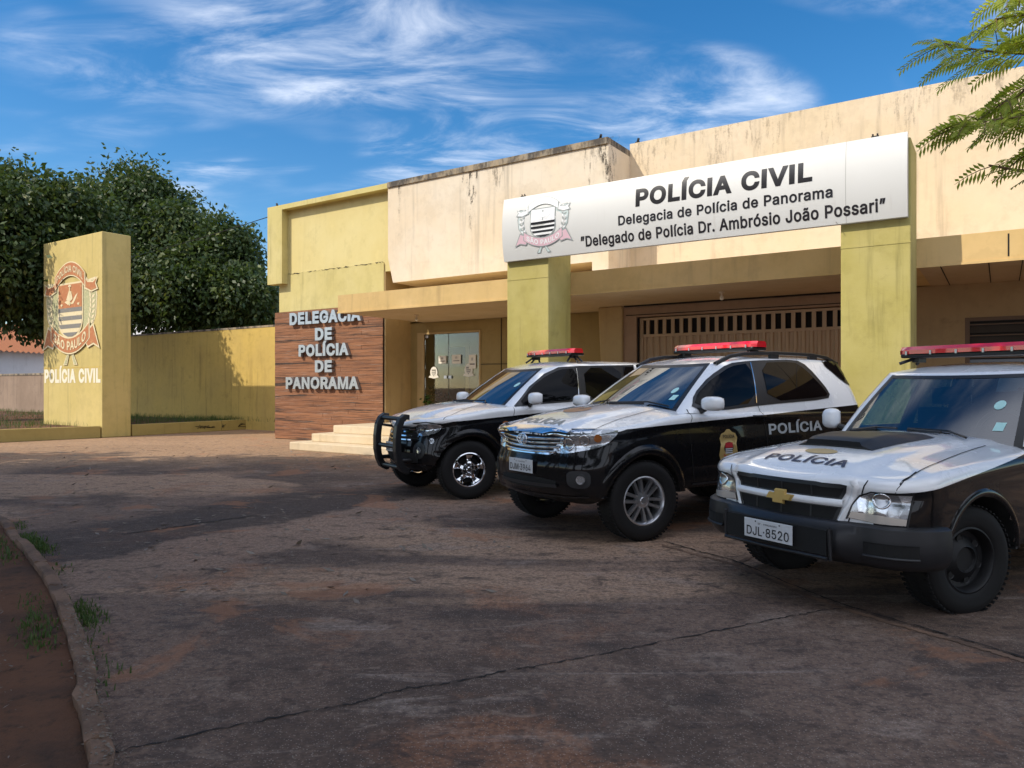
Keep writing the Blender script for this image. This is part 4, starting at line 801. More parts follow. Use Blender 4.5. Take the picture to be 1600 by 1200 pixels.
# ------------------------------------------------------------------ monolith and plinth walls
MO = Vector((-11.75, 21.1, 0)) - RV * 3.5
mo = empty('monolith_sign', 'tall yellow monolith painted with the civil police crest', 'sign', MO, RZ)
mb = MB(); mb.box(0, 3.5, 0, .84, 0, 5.93); bevel(mb.build('slab', M['mono'], mo), .02, 2)
mb = MB(); emblem(mb, 1.72, 3.63, 1.66, 1.56, -.002, (0, 1, 2, 1, 4, 2, 6), True)
mb.build('emblem', [M['e_cream'], M['e_red'], M['e_cream'], M['e_red'], M['e_grey'], M['e_white'], M['e_sage']], mo)
mb = MB(); text_flat(mb, 'POLÍCIA CIVIL', .08, 3.42, 1.58, .42, -.006, 0, .045); mb.build('lettering', [plain('painted_cream_letters', (.78, .72, .56), .7)], mo)
mb = MB(); mb.box(.02, 3.48, -.004, 0, 1.98 + .05, 2.0 + .05); mb.box(.3, .305, -.004, 0, .3, 3.0); mb.build('plaster_line', M['yellow'], mo)

kd = Vector((5.2, 6.75, 0)).normalized(); kn = Vector((kd.y, -kd.x, 0))
def plinth(name, p, q, lab):
    p = Vector(p); q = Vector(q); L = (q - p).length; o = empty(name, lab, 'wall', p, math.atan2(q.y - p.y, q.x - p.x))
    mb = MB(); n = max(1, int(L / 2.6)); 
    for i in range(n): mb.box(L * i / n + .006, L * (i + 1) / n - .006, 0, .16, 0, .34)
    bevel(mb.build('course', M['plinth'], o), .012, 2); return o
plinth('plinth_wall', (-16.5, 15.98, 0), (-11.78, 21.08, 0), 'low olive plinth wall running up to the front of the monolith')
pl2 = plinth('plinth_wall', (-11.28, 21.85, 0), (-8.0, 27.05, 0), 'low olive plinth wall with scribbled marks between monolith and station')
mb = MB(); r_ = np.random.default_rng(21)
for c0 in (2.2, 2.45, 2.7, 3.05, 3.9):
    pts = [(c0 + r_.uniform(-.2, .2), -.004, .17 + r_.uniform(-.07, .07)) for _ in range(7)]; mb.tube(pts, .009, 4)
mb.build('scribble', M['dark'], pl2)
yw = empty('yellow_wall', 'high yellow boundary wall shaded by the trees behind the monolith', 'wall', W(-27, 5.5), RZ)
mb = BB(); mb.box(0, 16.8, 0, .25, 0, 3.72); mb.build('wall', M['yellow'], yw)
mb = BB(); mb.box(0, 16.8, -.01, .26, 3.72, 3.79); mb.build('coping', M['coping'], yw)
lw = empty('low_wall', 'weathered grey brown boundary wall left of the monolith', 'wall', W(-46, 5.5), RZ)
mb = BB(); mb.box(0, 18.98, 0, .22, 0, 2.15); mb.build('wall', M['greywall'], lw); mb = BB(); mb.box(0, 18.98, -.03, .25, 2.15, 2.24); mb.build('coping', M['coping'], lw)
# planted strip behind the plinth
mb = MB(); p = [Vector((-16.6, 16.1, .30)), Vector((-7.9, 27.3, .30)), W(-12, 5.5, .30 / S), W(-40, 5.8, .30 / S)]
mb.add(p, [(0, 1, 2, 3)]); tag(mb.build('verge', M['soil']), 'raised verge of soil behind the plinth', kind='structure')
sp = []
for _ in range(900):
    u, v = RNG.random(), RNG.random(); q = (p[0] * (1 - u) + p[1] * u) * (1 - v) + (p[3] * (1 - u) + p[2] * u) * v
    sp.append((q.x, q.y, .30, 1))
blades('verge_grass', sp, M['grass'], 'grass growing on the verge behind the plinth', 10, .16, .22)

# overhead cable from the corner of the station
mb = MB(); p0 = W(-10.6, 3.2, 6.9); p1 = Vector((-33, 44, 9.5)); mb.tube([tuple(p0.lerp(p1, u) - Vector((0, 0, 1.2 * math.sin(u * math.pi)))) for u in np.linspace(0, 1, 24)], .012, 5)
tag(mb.build('overhead_cable', M['darkmetal']), 'thin overhead cable sagging from the left corner of the station', 'cable')
mb = BB()
# ------------------------------------------------------------------ houses beyond
def house(name, lab, x, y, w, d, hw, hr, rz):
    o = empty(name, lab, 'house', (x, y, 0), rz)
    mb = MB(); mb.box(0, w, 0, d, 0, hw); mb.prism([(0, hw), (w, hw), (w / 2, hw + hr * .9)], .02, d - .02); mb.build('wall', M['white_house'], o)
    mb = MB(); e = .5
    for sgn in (0, 1):
        x0, x1 = (-e, w / 2) if sgn == 0 else (w / 2, w + e); z0, z1 = (hw - .15, hw + hr) if sgn == 0 else (hw + hr, hw - .15)
        n = 24; rows = [[], []]
        for k in range(n * 4 + 1):
            yy = -e + (d + 2 * e) * k / (n * 4); r = .05 * math.sin(k * math.pi / 2); rows[0].append((x0, yy, z0 + r)); rows[1].append((x1, yy, z1 + r))
        mb.grid(rows)
    tm = MATS.get('clay_tiles') or plain('clay_tiles', (.42, .16, .07), .8); mb.build('roof', tm, o)
    f = MB(); f.box(w * .35, w * .65, -.06, .0, hw * .45, hw * .8); wf_ = f.build('window', M['darkmetal'], o)
    f = MB()
    for k in range(6): f.box(w * .36 + k * w * .054, w * .36 + k * w * .054 + .03, -.09, -.06, hw * .45, hw * .8)
    f.build('grille', M['darkmetal'], wf_); return o
house('white_house', 'white house with clay tile roof behind the low wall', -33.5, 41, 4.6, 8, 3.6, 1.7, rad(-10))
house('white_house', 'pale house glimpsed between the dark trunks above the yellow wall', -24.5, 46, 5, 8, 5.4, 1.6, rad(-20))

# ------------------------------------------------------------------ trees
def crown_mesh(name, blobs, n, size, mats, parent, seed, droop=.75, clump=.55, aspect=.25, lumps=True):
    """leaf quads gathered in drooping clumps through the crown's volume; BLOBS: (centre, radii)"""
    r = np.random.default_rng(seed); vol = np.array([b[1][0] * b[1][1] * b[1][2] for b in blobs]) ** (2 / 3); vol /= vol.sum()
    V = []; F = []; MI = []; idx = 0
    per = 60
    extra = []
    for c, R in blobs:          # lumps standing out of each mass
        for _ in range(9):
            d = r.normal(size=3); d /= np.linalg.norm(d); d[2] = abs(d[2]) * .9 - .15; q = .34 + .2 * r.random()
            extra.append((tuple(c[i] + d[i] * R[i] * (.82 + .2 * r.random()) for i in range(3)), tuple(x * q for x in R)))
    blobs = list(blobs) + extra if lumps else list(blobs)
    vol = np.array([b[1][0] * b[1][1] * b[1][2] for b in blobs]) ** (2 / 3); vol /= vol.sum()
    for (c, R), share in zip(blobs, vol):
        nc = max(6, int(n * share / per)); c = np.array(c); R = np.array(R)
        d = r.normal(size=(nc, 3)); d /= np.linalg.norm(d, axis=1)[:, None]
        rr = np.clip(r.beta(5, 1.3, nc) * (1 + r.normal(0, .05, nc)), .15, 1.03)
        cc = c + d * rr[:, None] * R
        for k in range(nc):
            out = d[k]; q = np.clip(r.normal(size=(per, 3)), -1.5, 1.5) * clump * (.35 + .75 * r.random()); q[:, 2] *= .7
            p = cc[k] + q
            a = r.normal(size=(per, 3)) * .8 + out * .9; a[:, 2] -= droop; a /= np.linalg.norm(a, axis=1)[:, None]
            b = np.cross(a, r.normal(size=(per, 3))); b /= np.linalg.norm(b, axis=1)[:, None]
            L = size * (.6 + .8 * r.random(per))[:, None]; w = L * aspect
            v0 = p; v1 = p + a * L * .45 + b * w; v2 = p + a * L; v3 = p + a * L * .45 - b * w
            V.append(np.stack([v0, v1, v2, v3], 1).reshape(-1, 3)); mi = 1 if r.random() < .16 else 0; MI += [mi] * per
    V = np.concatenate(V); nf = len(V) // 4
    me = bpy.data.meshes.new(name); me.vertices.add(len(V)); me.vertices.foreach_set('co', V.ravel().astype(np.float32))
    me.loops.add(nf * 4); me.loops.foreach_set('vertex_index', np.arange(nf * 4, dtype=np.int32))
    me.polygons.add(nf); me.polygons.foreach_set('loop_start', np.arange(0, nf * 4, 4, dtype=np.int32))
    for m in mats: me.materials.append(m)
    me.polygons.foreach_set('material_index', np.array(MI, dtype=np.int32)); me.update(); me.validate()
    return link(name, me, parent)

def tree(kind, label, x, y, blobs, n, size, seed, trunk_h, trunk_r, mats, group=None, clump=.55):
    o = empty(kind, label, 'tree', (x, y, 0), 0, group)
    r = np.random.default_rng(seed + 100); mb = MB()
    bend = r.normal(0, .25, 2)
    top = (bend[0], bend[1], trunk_h)
    mb.tube([(0, 0, -.1), (bend[0] * .2, bend[1] * .2, trunk_h * .3), (bend[0] * .6, bend[1] * .6, trunk_h * .7), top], [trunk_r * 1.35, trunk_r, trunk_r * .9, trunk_r * .85], 10)
    for c, R in blobs:
        for _ in range(3):
            e = (c[0] + r.normal(0, R[0] * .35), c[1] + r.normal(0, R[1] * .35), c[2] + r.uniform(-.1, .55) * R[2])
            m = ((top[0] + e[0]) / 2 + r.normal(0, .3), (top[1] + e[1]) / 2 + r.normal(0, .3), (top[2] + e[2]) / 2 + .2)
            mb.tube([(top[0], top[1], top[2] - .25), m, e], [trunk_r * .5, trunk_r * .3, trunk_r * .08], 6)
    mb.build('trunk', M['bark'], o, True)
    crown_mesh('crown', blobs, n, size, mats, o, seed, clump=clump); return o

MG = [M['mango'], M['mango_pale']]
def at(u, v, Y): return ((u - 800) / 1150 * Y, Y, CAM_H + (604 - v) / 1150 * Y)
def blob_px(u, v, ru, rv, Y, base, ry=None):
    c = at(u, v, Y); return ((c[0] - base[0], c[1] - base[1], c[2]), (ru / 1150 * Y, (ry or ru) / 1150 * Y, rv / 1150 * Y))
b0 = at(205, 604, 34.5)
tree('mango_tree', 'tallest dense mango tree standing above the top of the yellow monolith', b0[0], b0[1],
     [blob_px(195, 370, 88, 98, 34.5, b0), blob_px(258, 385, 60, 70, 33.5, b0), blob_px(140, 400, 75, 100, 33, b0), blob_px(255, 455, 80, 72, 34, b0)], 105000, .22, 1, 4.6, .42, MG, 'mango trees behind the boundary wall')
b1 = at(335, 604, 33.0)
tree('mango_tree', 'rounded mango tree whose crown hangs over the yellow wall beside the station', b1[0], b1[1],
     [blob_px(338, 418, 44, 62, 33, b1), blob_px(300, 455, 60, 66, 32.5, b1), blob_px(366, 470, 40, 56, 32, b1), blob_px(402, 486, 32, 38, 33.5, b1)], 75000, .22, 2, 4.2, .34, MG, 'mango trees behind the boundary wall')
b2 = at(-62, 604, 25)
tree('mango_tree', 'broad mango tree overhanging the grey low wall and the white house', b2[0], b2[1],
     [blob_px(22, 352, 92, 88, 25, b2), blob_px(-95, 370, 110, 100, 25, b2), blob_px(30, 440, 92, 78, 24.6, b2), blob_px(95, 385, 56, 78, 25.4, b2), blob_px(88, 475, 52, 60, 25, b2)], 120000, .19, 3, 3.4, .36, MG, 'mango trees behind the boundary wall')

# big shade trees along the left of the forecourt: they throw the shade on the lot and cars
SH = sd / sd.z
def shade(tx, ty, z, R, seed, n, lab):
    p = Vector((tx, ty, 0)) + SH * z
    x, y = p.x, p.y
    tree('shade_tree', lab, x, y, [((0, 0, z), (R, R, R * .62)), ((R * .45, R * .3, z + .6), (R * .7, R * .7, R * .5)), ((-R * .4, -R * .35, z + .3), (R * .72, R * .7, R * .5))], n, .40, seed, z - R * .45, .3, MG, 'shade trees along the driveway', .62)
for i, (tx, ty, z, R, n) in enumerate([(-12.2, 11.6, 7.6, 3.3, 5400), (-6.2, 11.8, 7.8, 3.0, 4200), (-1.4, 8.8, 7.6, 2.9, 4200), (1.9, 5.6, 7.2, 2.5, 4300), (-7.5, 5.5, 7.4, 3.6, 4100), (-2.6, 3.2, 7.2, 3.3, 3900), (2.4, 1.2, 7.0, 3.0, 5200)]):
    shade(tx, ty, z, R, 40 + i, n, 'tall leafy shade tree at the left edge of the forecourt')

# flame tree: feathery leaves over the right end of the forecourt
ft = empty('flame_tree', 'flame tree with feathery bright green leaves hanging over the parked pickup', 'tree', (4.9, 2.7, 0))
FO = Vector((4.9, 2.7, 0)); r_ = np.random.default_rng(17)
br = MB(); br.tube([(0, 0, -.1), (.05, .05, 1.5), (-.05, .1, 3.0), (.1, .2, 3.7)], [.2, .16, .14, .12], 10)
LV = []; LF = []
def leaf(p, d, L, hang, droop_ang=0.):
    """bipinnate leaf: a rachis with pairs of narrow leaflet strips"""
    d = Vector(d).normalized(); side = d.cross(Vector((0, 0, 1))).normalized()
    side = Matrix.Rotation(r_.normal(0, .5), 3, d) @ side; nrm = side.cross(d)
    n = int(L / .019); pts = []
    for k in range(n + 1):
        u = k / n; pts.append(Vector(p) + d * (L * u) + Vector((0, 0, -hang * L * u * u)))
    for k in range(2, n):
        u = k / n; w = L * .34 * math.sin(min(1, u * 1.25 + .18) * math.pi * .86) ** .7 + .01
        q = pts[k]; t_ = (pts[k + 1] - pts[k - 1]).normalized()
        for s in (-1, 1):
            tip = q + (side * s * .86 + t_ * .32) * w + Vector((0, 0, -w * (.10 + r_.random() * .14))); m = (q + tip) / 2 + nrm * .004; hw = t_ * .0098
            i = len(LV); LV.extend([q - hw * .5, m - hw, tip, m + hw]); LF.append((i, i + 1, i + 2, i + 3))
    br.tube([tuple(a - FO) for a in pts[::3]], [.0032 * (1 - .6 * k / max(1, len(pts[::3]) - 1)) for k in range(len(pts[::3]))], 4)
def branch(pts, radii, leaves):
    P_ = [Vector(at(*p)) for p in pts]; br.tube([tuple(a - FO) for a in P_], radii, 6); return P_
def spray(P_, n, L, u0=.35, hang=.45, spread=1.0):
    for k in range(n):
        u = u0 + (1 - u0) * (k + r_.random() * .7) / n; f = u * (len(P_) - 1); i = min(int(f), len(P_) - 2); p = P_[i].lerp(P_[i + 1], f - i)
        d = (P_[i + 1] - P_[i]).normalized(); s = (-1) ** k
        v = d * .75 + d.cross(Vector((0, 0, 1))) * s * .7 * spread + Vector((0, 0, r_.normal(-.05, .3)))
        leaf(p, v, L * (.75 + .5 * r_.random()), hang)
for pts, n, L, hang in [
    ([(1720, 40, 4.5), (1640, 85, 4.45), (1560, 82, 4.4), (1500, 74, 4.35), (1470, 66, 4.3)], 14, .27, 0.28),
    ([(1720, 130, 4.4), (1640, 108, 4.35), (1590, 150, 4.3), (1560, 165, 4.25)], 12, .25, 0.33),
    ([(1700, 10, 4.6), (1640, 12, 4.6), (1590, 25, 4.55), (1555, 30, 4.5)], 14, .24, 0.28),
    ([(1720, 190, 4.3), (1650, 172, 4.2), (1600, 182, 4.15), (1530, 190, 4.1), (1500, 193, 4.1)], 22, .24, 0.30),
    ([(1740, 230, 4.2), (1660, 222, 4.1), (1615, 232, 4.05)], 14, .24, 0.39),
    ([(1720, 275, 4.2), (1650, 268, 4.15), (1590, 266, 4.1), (1545, 258, 4.1)], 6, .17, 0.28),
    ([(1720, 170, 4.6), (1650, 160, 4.6), (1600, 175, 4.55), (1560, 176, 4.5)], 14, .22, 0.28),
    ([(1700, -60, 4.6), (1630, -35, 4.6), (1570, -10, 4.55)], 12, .25, 0.28),
    ([(1780, 60, 4.0), (1700, 70, 4.1), (1650, 60, 4.2), (1610, 50, 4.2)], 14, .25, 0.28)]:
    P_ = branch(pts, [.016, .011, .007, .005, .003][:len(pts)], n); spray(P_, int(n * 1.9), L * (.85 + .25 * r_.random()), .0, hang)
    e = P_[0] - FO; q = [(.1, .2, 3.6), ((e.x + .1) / 2 - .1, (e.y + .2) / 2, (e.z + 3.6) / 2 + .35), tuple(e)]; br.tube(q, [.06, .035, .016], 6); spray([Vector(w) + FO for w in q], 9, .26, .3, .5)
for _ in range(70):           # the rest of the crown, above and to the right of the picture
    a = r_.random() * 6.28; p = FO + Vector((.9 + math.cos(a) * 1.9 * r_.random(), -.9 + math.sin(a) * 1.9 * r_.random(), 4.6 + r_.random() * 1.2))
    for _ in range(4): leaf(p, (math.cos(a + r_.normal(0, 1)), math.sin(a + r_.normal(0, 1)), r_.normal(0, .3)), .32, .5)
for k in range(6):
    a = k * 1.05; br.tube([(.1, .2, 3.6), (.6 + .5 * math.cos(a), -.4 + .5 * math.sin(a), 4.3), (.9 + 1.5 * math.cos(a), -.9 + 1.5 * math.sin(a), 5.2)], [.07, .045, .012], 6)
br.build('trunk', M['twig'], ft, True)
me = bpy.data.meshes.new('crown'); me.from_pydata([tuple(Vector(v) - FO) for v in LV], [], LF); me.materials.append(M['frond']); link('crown', me, ft)

# trees across the street, behind the photographer: they show in the car windows and paint
for x, y, z, R, sd_ in ((7, -10, 6.2, 4.6, 61), (13, -5.5, 6.0, 4.4, 62), (1, -14, 5, 4, 63), (18.5, 0.5, 6.0, 4.4, 64), (-6, -15, 5, 4, 65)):
    tree('street_tree', 'round street tree across the road behind the photographer', x, y, [((0, 0, z), (R, R, R * .8)), ((R * .5, R * .2, z + .8), (R * .6, R * .6, R * .5))], 7000, .34, sd_, z - R * .55, .26, MG, 'trees across the road')

# potted plants seen through the entrance glass
pp = empty('potted_plant', 'bushy green potted plant standing behind the entrance glass', 'plant', W(-5.45, 4.55, .6), RZ)
mb = MB(); mb.lathe([(0, 0), (.16, 0), (.22, .32), (.2, .32), (.18, .28), (0, .28)], (0, 0, 0), 'z', 20); mb.build('pot', plain('clay_pot', (.3, .12, .06), .8), pp, True, 40)
crown_mesh('foliage', [((0, 0, .55), (.42, .35, .3)), ((.35, .1, .5), (.3, .3, .26))], 700, .13, [M['plantleaf'], M['plantleaf']], pp, 77, .2, .1, .22, False)

# ------------------------------------------------------------------ vehicles
def pchip(pts):
    x = np.array([p[0] for p in pts], float); y = np.array([p[1] for p in pts], float)
    if x[0] > x[-1]: x, y = x[::-1], y[::-1]
    h = np.diff(x); d = np.diff(y) / h; m = np.zeros_like(y)
    for i in range(1, len(x) - 1): m[i] = 0 if d[i - 1] * d[i] <= 0 else 2 * d[i - 1] * d[i] / (d[i - 1] + d[i])
    m[0], m[-1] = d[0], d[-1]
    def f(q):
        q = min(max(q, x[0]), x[-1]); i = min(max(int(np.searchsorted(x, q)) - 1, 0), len(h) - 1); t = (q - x[i]) / h[i]
        return float((2 * t ** 3 - 3 * t ** 2 + 1) * y[i] + (t ** 3 - 2 * t ** 2 + t) * h[i] * m[i] + (-2 * t ** 3 + 3 * t ** 2) * y[i + 1] + (t ** 3 - t ** 2) * h[i] * m[i + 1])
    return f
def sstep(a, b, x): t = min(max((x - a) / (b - a), 0), 1); return t * t * (3 - 2 * t)

def paint(name, split, xbreak, kfront, ymin=0., white=(.87, .88, .89)):
    """white over black; the line between them is split[0]+split[1]*x, falling faster ahead of xbreak"""
    t = NT(name); s = t.sepz(); x, y, z = s[0], s[1], s[2]
    zs = t.math('ADD', t.math('MULTIPLY', x, split[1]), split[0])
    zs = t.math('SUBTRACT', zs, t.math('MULTIPLY', t.math('MAXIMUM', t.math('SUBTRACT', x, xbreak), 0), kfront))
    blk = t.math('LESS_THAN', z, zs)
    if ymin: blk = t.math('MULTIPLY', blk, t.math('GREATER_THAN', t.math('ABSOLUTE', y), ymin))
    dust = t.noise(2.2, 6, .65); dz = t.rng(z, .65, .35, 0, .35)
    bl = t.mix(t.math('MULTIPLY', t.math('MULTIPLY', dust, dz), .5), (.006, .006, .007), (.05, .036, .03))
    wh = t.mix(t.rng(dust, .5, .8, 0, .12), white, (.62, .60, .56))
    t.base(t.mix(blk, wh, bl), t.rng(dust, .3, .7, .2, .32), 0, .5, Coat_Weight=t.math('SUBTRACT', .95, t.math('MULTIPLY', blk, .4)), Coat_Roughness=.03)
    t.set(t.b.inputs['Specular IOR Level'], t.math('SUBTRACT', .5, t.math('MULTIPLY', blk, .4)))
    return t.m
V_ = {}
V_['glass'] = plain('tinted_car_glass', (.006, .008, .012), .015, 0, .5, IOR=3.0)
V_['sideglass'] = plain('dark_side_glass', (.003, .003, .004), .02, 0, .5, IOR=1.22)
V_['trim'] = plain('black_trim', (.010, .010, .011), .35)
V_['rubber'] = plain('tyre_rubber', (.009, .0085, .0085), .75, 0, .3)
V_['plastic'] = plain('grey_black_plastic', (.015, .0155, .018), .42, 0, .5)
V_['chrome'] = plain('chrome', (.75, .76, .78), .09, 1.0)
V_['alloy'] = plain('alloy_silver', (.55, .56, .58), .28, .9)
V_['steelrim'] = plain('black_steel_rim', (.007, .007, .008), .5, .2)
V_['under'] = plain('underbody', (.006, .006, .006), .9)
V_['gap'] = plain('panel_gap', (.004, .004, .004), .8)
V_['seat'] = plain('seat_fabric', (.035, .035, .04), .9)
V_['white'] = plain('car_white', (.86, .87, .88), .25, 0, .5, Coat_Weight=.8, Coat_Roughness=.05)
V_['silverletters'] = plain('silver_letters', (.42, .45, .47), .4, .2)
V_['bluetext'] = plain('navy_letters', (.02, .03, .07), .4)
V_['platewhite'] = plain('plate_white', (.62, .64, .66), .4); V_['plateink'] = plain('plate_ink', (.015, .017, .02), .5)
V_['gold'] = plain('badge_gold', (.40, .28, .10), .5, .1); V_['badgeink'] = plain('badge_ink', (.03, .025, .02), .5); V_['badgered'] = plain('badge_red', (.42, .02, .03), .5)
V_['goldchrome'] = plain('gold_emblem', (.62, .43, .14), .35, .25)
V_['redlens'] = plain('red_lens', (.72, .008, .022), .12, 0, .6, Coat_Weight=1.0, Coat_Roughness=.03)
V_['amber'] = plain('amber_lens', (.35, .12, .03), .15)
V_['sticker'] = plain('pale_sticker', (.45, .75, .72), .5)
t = NT('headlamp'); v = t.n('ShaderNodeTexVoronoi', {'Vector': t.map((1.0, 1.2, 1.4)), 'Scale': 11.}); v2 = t.n('ShaderNodeTexVoronoi', {'Vector': t.obj(), 'Scale': 45.})
c = t.mix(t.rng(v.outputs['Color'], .2, .7), (.24, .26, .28), (.80, .84, .88)); c = t.mix(t.rng(v2.outputs['Distance'], .1, .5, 0, .25), c, (.25, .27, .30))
t.bump(t.math('ADD', v.outputs['Distance'], t.math('MULTIPLY', v2.outputs['Distance'], .1)), .14, .01)
V_['lamp'] = t.base(c, .16, .75, .5, Coat_Weight=1.0, Coat_Roughness=.02)
t = NT('windscreen_clear'); gl = t.n('ShaderNodeBsdfGlossy', {'Color': (1, 1, 1, 1), 'Roughness': .01}); tr = t.n('ShaderNodeBsdfTransparent', {'Color': (.30, .42, .44, 1)})
fz = t.n('ShaderNodeFresnel', {'IOR': 2.1}); mx = t.n('ShaderNodeMixShader', {0: fz.outputs[0], 1: tr.outputs[0], 2: gl.outputs[0]}); t.t.links.new(mx.outputs[0], t.out.inputs['Surface']); V_['clear'] = t.m

class Car:
    def __init__(s, name, label, cat, contact, th, half, zoff, paint_m, P):
        a = rad(th); fw = Vector((-math.sin(a), -math.cos(a), 0)); lf = Vector((math.cos(a), -math.sin(a), 0))
        o = Vector((*contact, 0)) - lf * half; s.rz = math.atan2(fw.y, fw.x)
        s.root = empty(name, label, cat, (o.x, o.y, zoff), s.rz, 'police vehicles parked side by side')
        s.inv = (Matrix.Translation((o.x, o.y, zoff)) @ Matrix.Rotation(s.rz, 4, 'Z')).inverted()
        s.P = P; s.paint = paint_m; s.hw = P['hw']; s.shell()
    # -- outline
    def half(s, xf, xr, hw, rx, ry, bow, rxr, ryr, bowr, nf=14, nc=12, ns=64, nr=8, taper=0.):
        pts = []; x0 = xf - bow; x1 = xr + bowr
        for i in range(nf): y = (hw - ry) * i / nf; pts.append((xf - bow * (y / (hw - ry)) ** 2, y))
        for j in range(nc + 1): a = math.pi / 2 * j / nc; pts.append((x0 - rx + rx * math.cos(a), hw - ry + ry * math.sin(a)))
        xa, xb = x0 - rx, x1 + rxr
        for k in range(1, ns): u = k / ns; pts.append((xa + (xb - xa) * u, hw - taper * abs(2 * u - 1) ** 3))
        for j in range(nc + 1): a = math.pi / 2 * j / nc; pts.append((x1 + rxr - rxr * math.sin(a), hw - ryr + ryr * math.cos(a)))
        for i in range(nr - 1, -1, -1): y = (hw - ryr) * i / nr; pts.append((xr + bowr * (y / (hw - ryr)) ** 2, y))
        return pts
    def loop(s, h): return h + [(x, -y) for x, y in h[-2:0:-1]]
    def normals(s, L):
        n = len(L); out = []
        for i in range(n):
            a, b = L[i - 1], L[(i + 1) % n]; tx, ty = b[0] - a[0], b[1] - a[1]; l = math.hypot(tx, ty) + 1e-9; out.append((ty / l, -tx / l))
        return out if out[0][0] > 0 else [(-a, -b) for a, b in out]
    def shell(s):
        P = s.P; zc = pchip(P['hood']); dr = pchip(P['drop']); r = P.get('fillet', .06)
        bh, bw, bx0, bx1 = P.get('bulge', (0, .4, 0, 1))
        H = lambda x, y: zc(x) - dr(x) * min(1, abs(y) / s.hw) ** 2.2 + bh * sstep(bw + .035, bw - .035, abs(y) - .10 * max(0, -x + .3)) * sstep(bx1, bx1 - .25, x) * sstep(bx0, bx0 + .3, x)
        s.H = H
        ps, pf, pr_ = pchip(P['ps']), pchip(P['pf']), pchip(P.get('pr', [(.3, -.05), (.6, 0), (1.2, -.03)]))
        L = s.loop(s.half(P['xf'], P['xr'], P['hw'], P['rx'], P['ry'], P['bow'], .22, .25, .05)); N = s.normals(L); s.L, s.N = L, N
        inner = [(p[0] - n[0] * r, p[1] - n[1] * r) for p, n in zip(L, N)]
        rows = []
        xs0, xs1 = P['xr'] + s.hw, P['xf'] - s.hw * .85
        for f in np.linspace(0.985, 0, 16):
            row = []
            for q in inner: sx = min(max(q[0], xs0), xs1); x = q[0] + (sx - q[0]) * f; y = q[1] * (1 - f); row.append((x, y, H(x, y)))
            rows.append(row)
        zt = [H(*q) for q in inner]
        for k in range(1, 6):
            a = math.pi / 2 * k / 5; rows.append([(p[0] + n[0] * (-r + r * math.sin(a)), p[1] + n[1] * (-r + r * math.sin(a)), z - r + r * math.cos(a)) for p, n, z in zip(L, N, zt)])
        def off(z, n):
            wf = sstep(.25, .85, n[0]); wr = sstep(.25, .85, -n[0]); return pf(z) * wf + pr_(z) * wr + ps(z) * (1 - wf - wr)
        s.off = off
        nrow = 34
        zb = [P['zb'][0] * (1 - sstep(.2, .8, n[0]) - sstep(.2, .8, -n[0])) + P['zb'][1] * sstep(.2, .8, n[0]) + P['zb'][2] * sstep(.2, .8, -n[0]) for n in N]
        o0 = [off(z - r, n) for z, n in zip(zt, N)]
        for k in range(1, nrow + 1):
            row = []
            for p, n, z, b, oo in zip(L, N, zt, zb, o0):
                zz = (z - r) + (b - (z - r)) * k / nrow; o_ = off(zz, n) - oo * (1 - min(1, k / 4)); row.append((p[0] + n[0] * o_, p[1] + n[1] * o_, zz))
            rows.append(row)
        rows.append([(p[0] * .9 - .05, p[1] * .8, z + .05) for p, z in zip(L, zb)])
        n = len(L); vs = [p for q in rows for p in q]; fs = []; full = []
        R = P['arch']; WX = (0, -P['wb'])
        vv = [list(p) for p in vs]
        for i in range(16 + 5 - 1, len(rows)):          # pull rows near the arches onto the circle
            for j in range(n):
                p = vv[i * n + j]
                for wx in WX:
                    d = math.hypot(p[0] - wx, p[2] - P['wr']); 
                    if abs(d - R) < .028 and abs(p[1]) > .4: q = R / d; p[0] = wx + (p[0] - wx) * q; p[2] = P['wr'] + (p[2] - P['wr']) * q
        for i in range(len(rows) - 1):
            for j in range(n):
                q = (j + 1) % n; f = (i * n + j, i * n + q, (i + 1) * n + q, (i + 1) * n + j); full.append(f)
                c = [sum(vv[k][a] for k in f) / 4 for a in range(3)]
                if i > 17 and abs(c[1]) > .45 and any(math.hypot(c[0] - wx, c[2] - P['wr']) < R for wx in WX): continue
                fs.append(f)
        mb = MB(); mb.add(vv, fs); s.body = mb.build('body', s.paint, s.root, True)
        bv = [Vector(p) for p in vs]; bf = list(full)
        # greenhouse
        G = P['gh']; zbs = pchip(G['zb']); zr = pchip(G['zr'])
        nfc = dict(nf=14, nc=6, ns=50, nr=8)
        hb = s.loop(s.half(*G['base'], **nfc)); hr = s.loop(s.half(*G['roof'], **nfc)); Ng = s.normals(hb); m = 14
        grows = []
        for k in range(m + 1):
            v = k / m; row = []
            for p, q, nn in zip(hb, hr, Ng):
                bl = G.get('bulge', .03) * math.sin(math.pi * v); za = zbs(p[0]); zz = za + (zr(q[0]) - za) * v
                row.append((p[0] + (q[0] - p[0]) * v + nn[0] * bl, p[1] + (q[1] - p[1]) * v + nn[1] * bl, zz))
            grows.append(row)
        cr = G.get('crown', .05); hwr = G['roof'][2]; xa, xb = G['roof'][1] + hwr, G['roof'][0] - hwr
        for f in (.03, .07, .13, .22, .34, .48, .64, .82, .985):
            row = []
            for q in hr:
                sx = min(max(q[0], xa), xb); row.append((q[0] + (sx - q[0]) * f, q[1] * (1 - f), zr(q[0] + (sx - q[0]) * f) + cr * (1 - (1 - f) ** 2.4)))
            grows.append(row)
        ng = len(hb); gv = [p for q in grows for p in q]; gf = []; full = []
        s.hole = P.get('hole', False); nfr = 14; ncn = 6
        s.gm, s.gn, s.grows = m, ng, grows
        front = lambda j: j < nfr - 1 or j > ng - nfr
        rs = nfr + 1 + ncn + 50 + ncn
        def rear(j): return rs - 1 <= j <= ng - rs
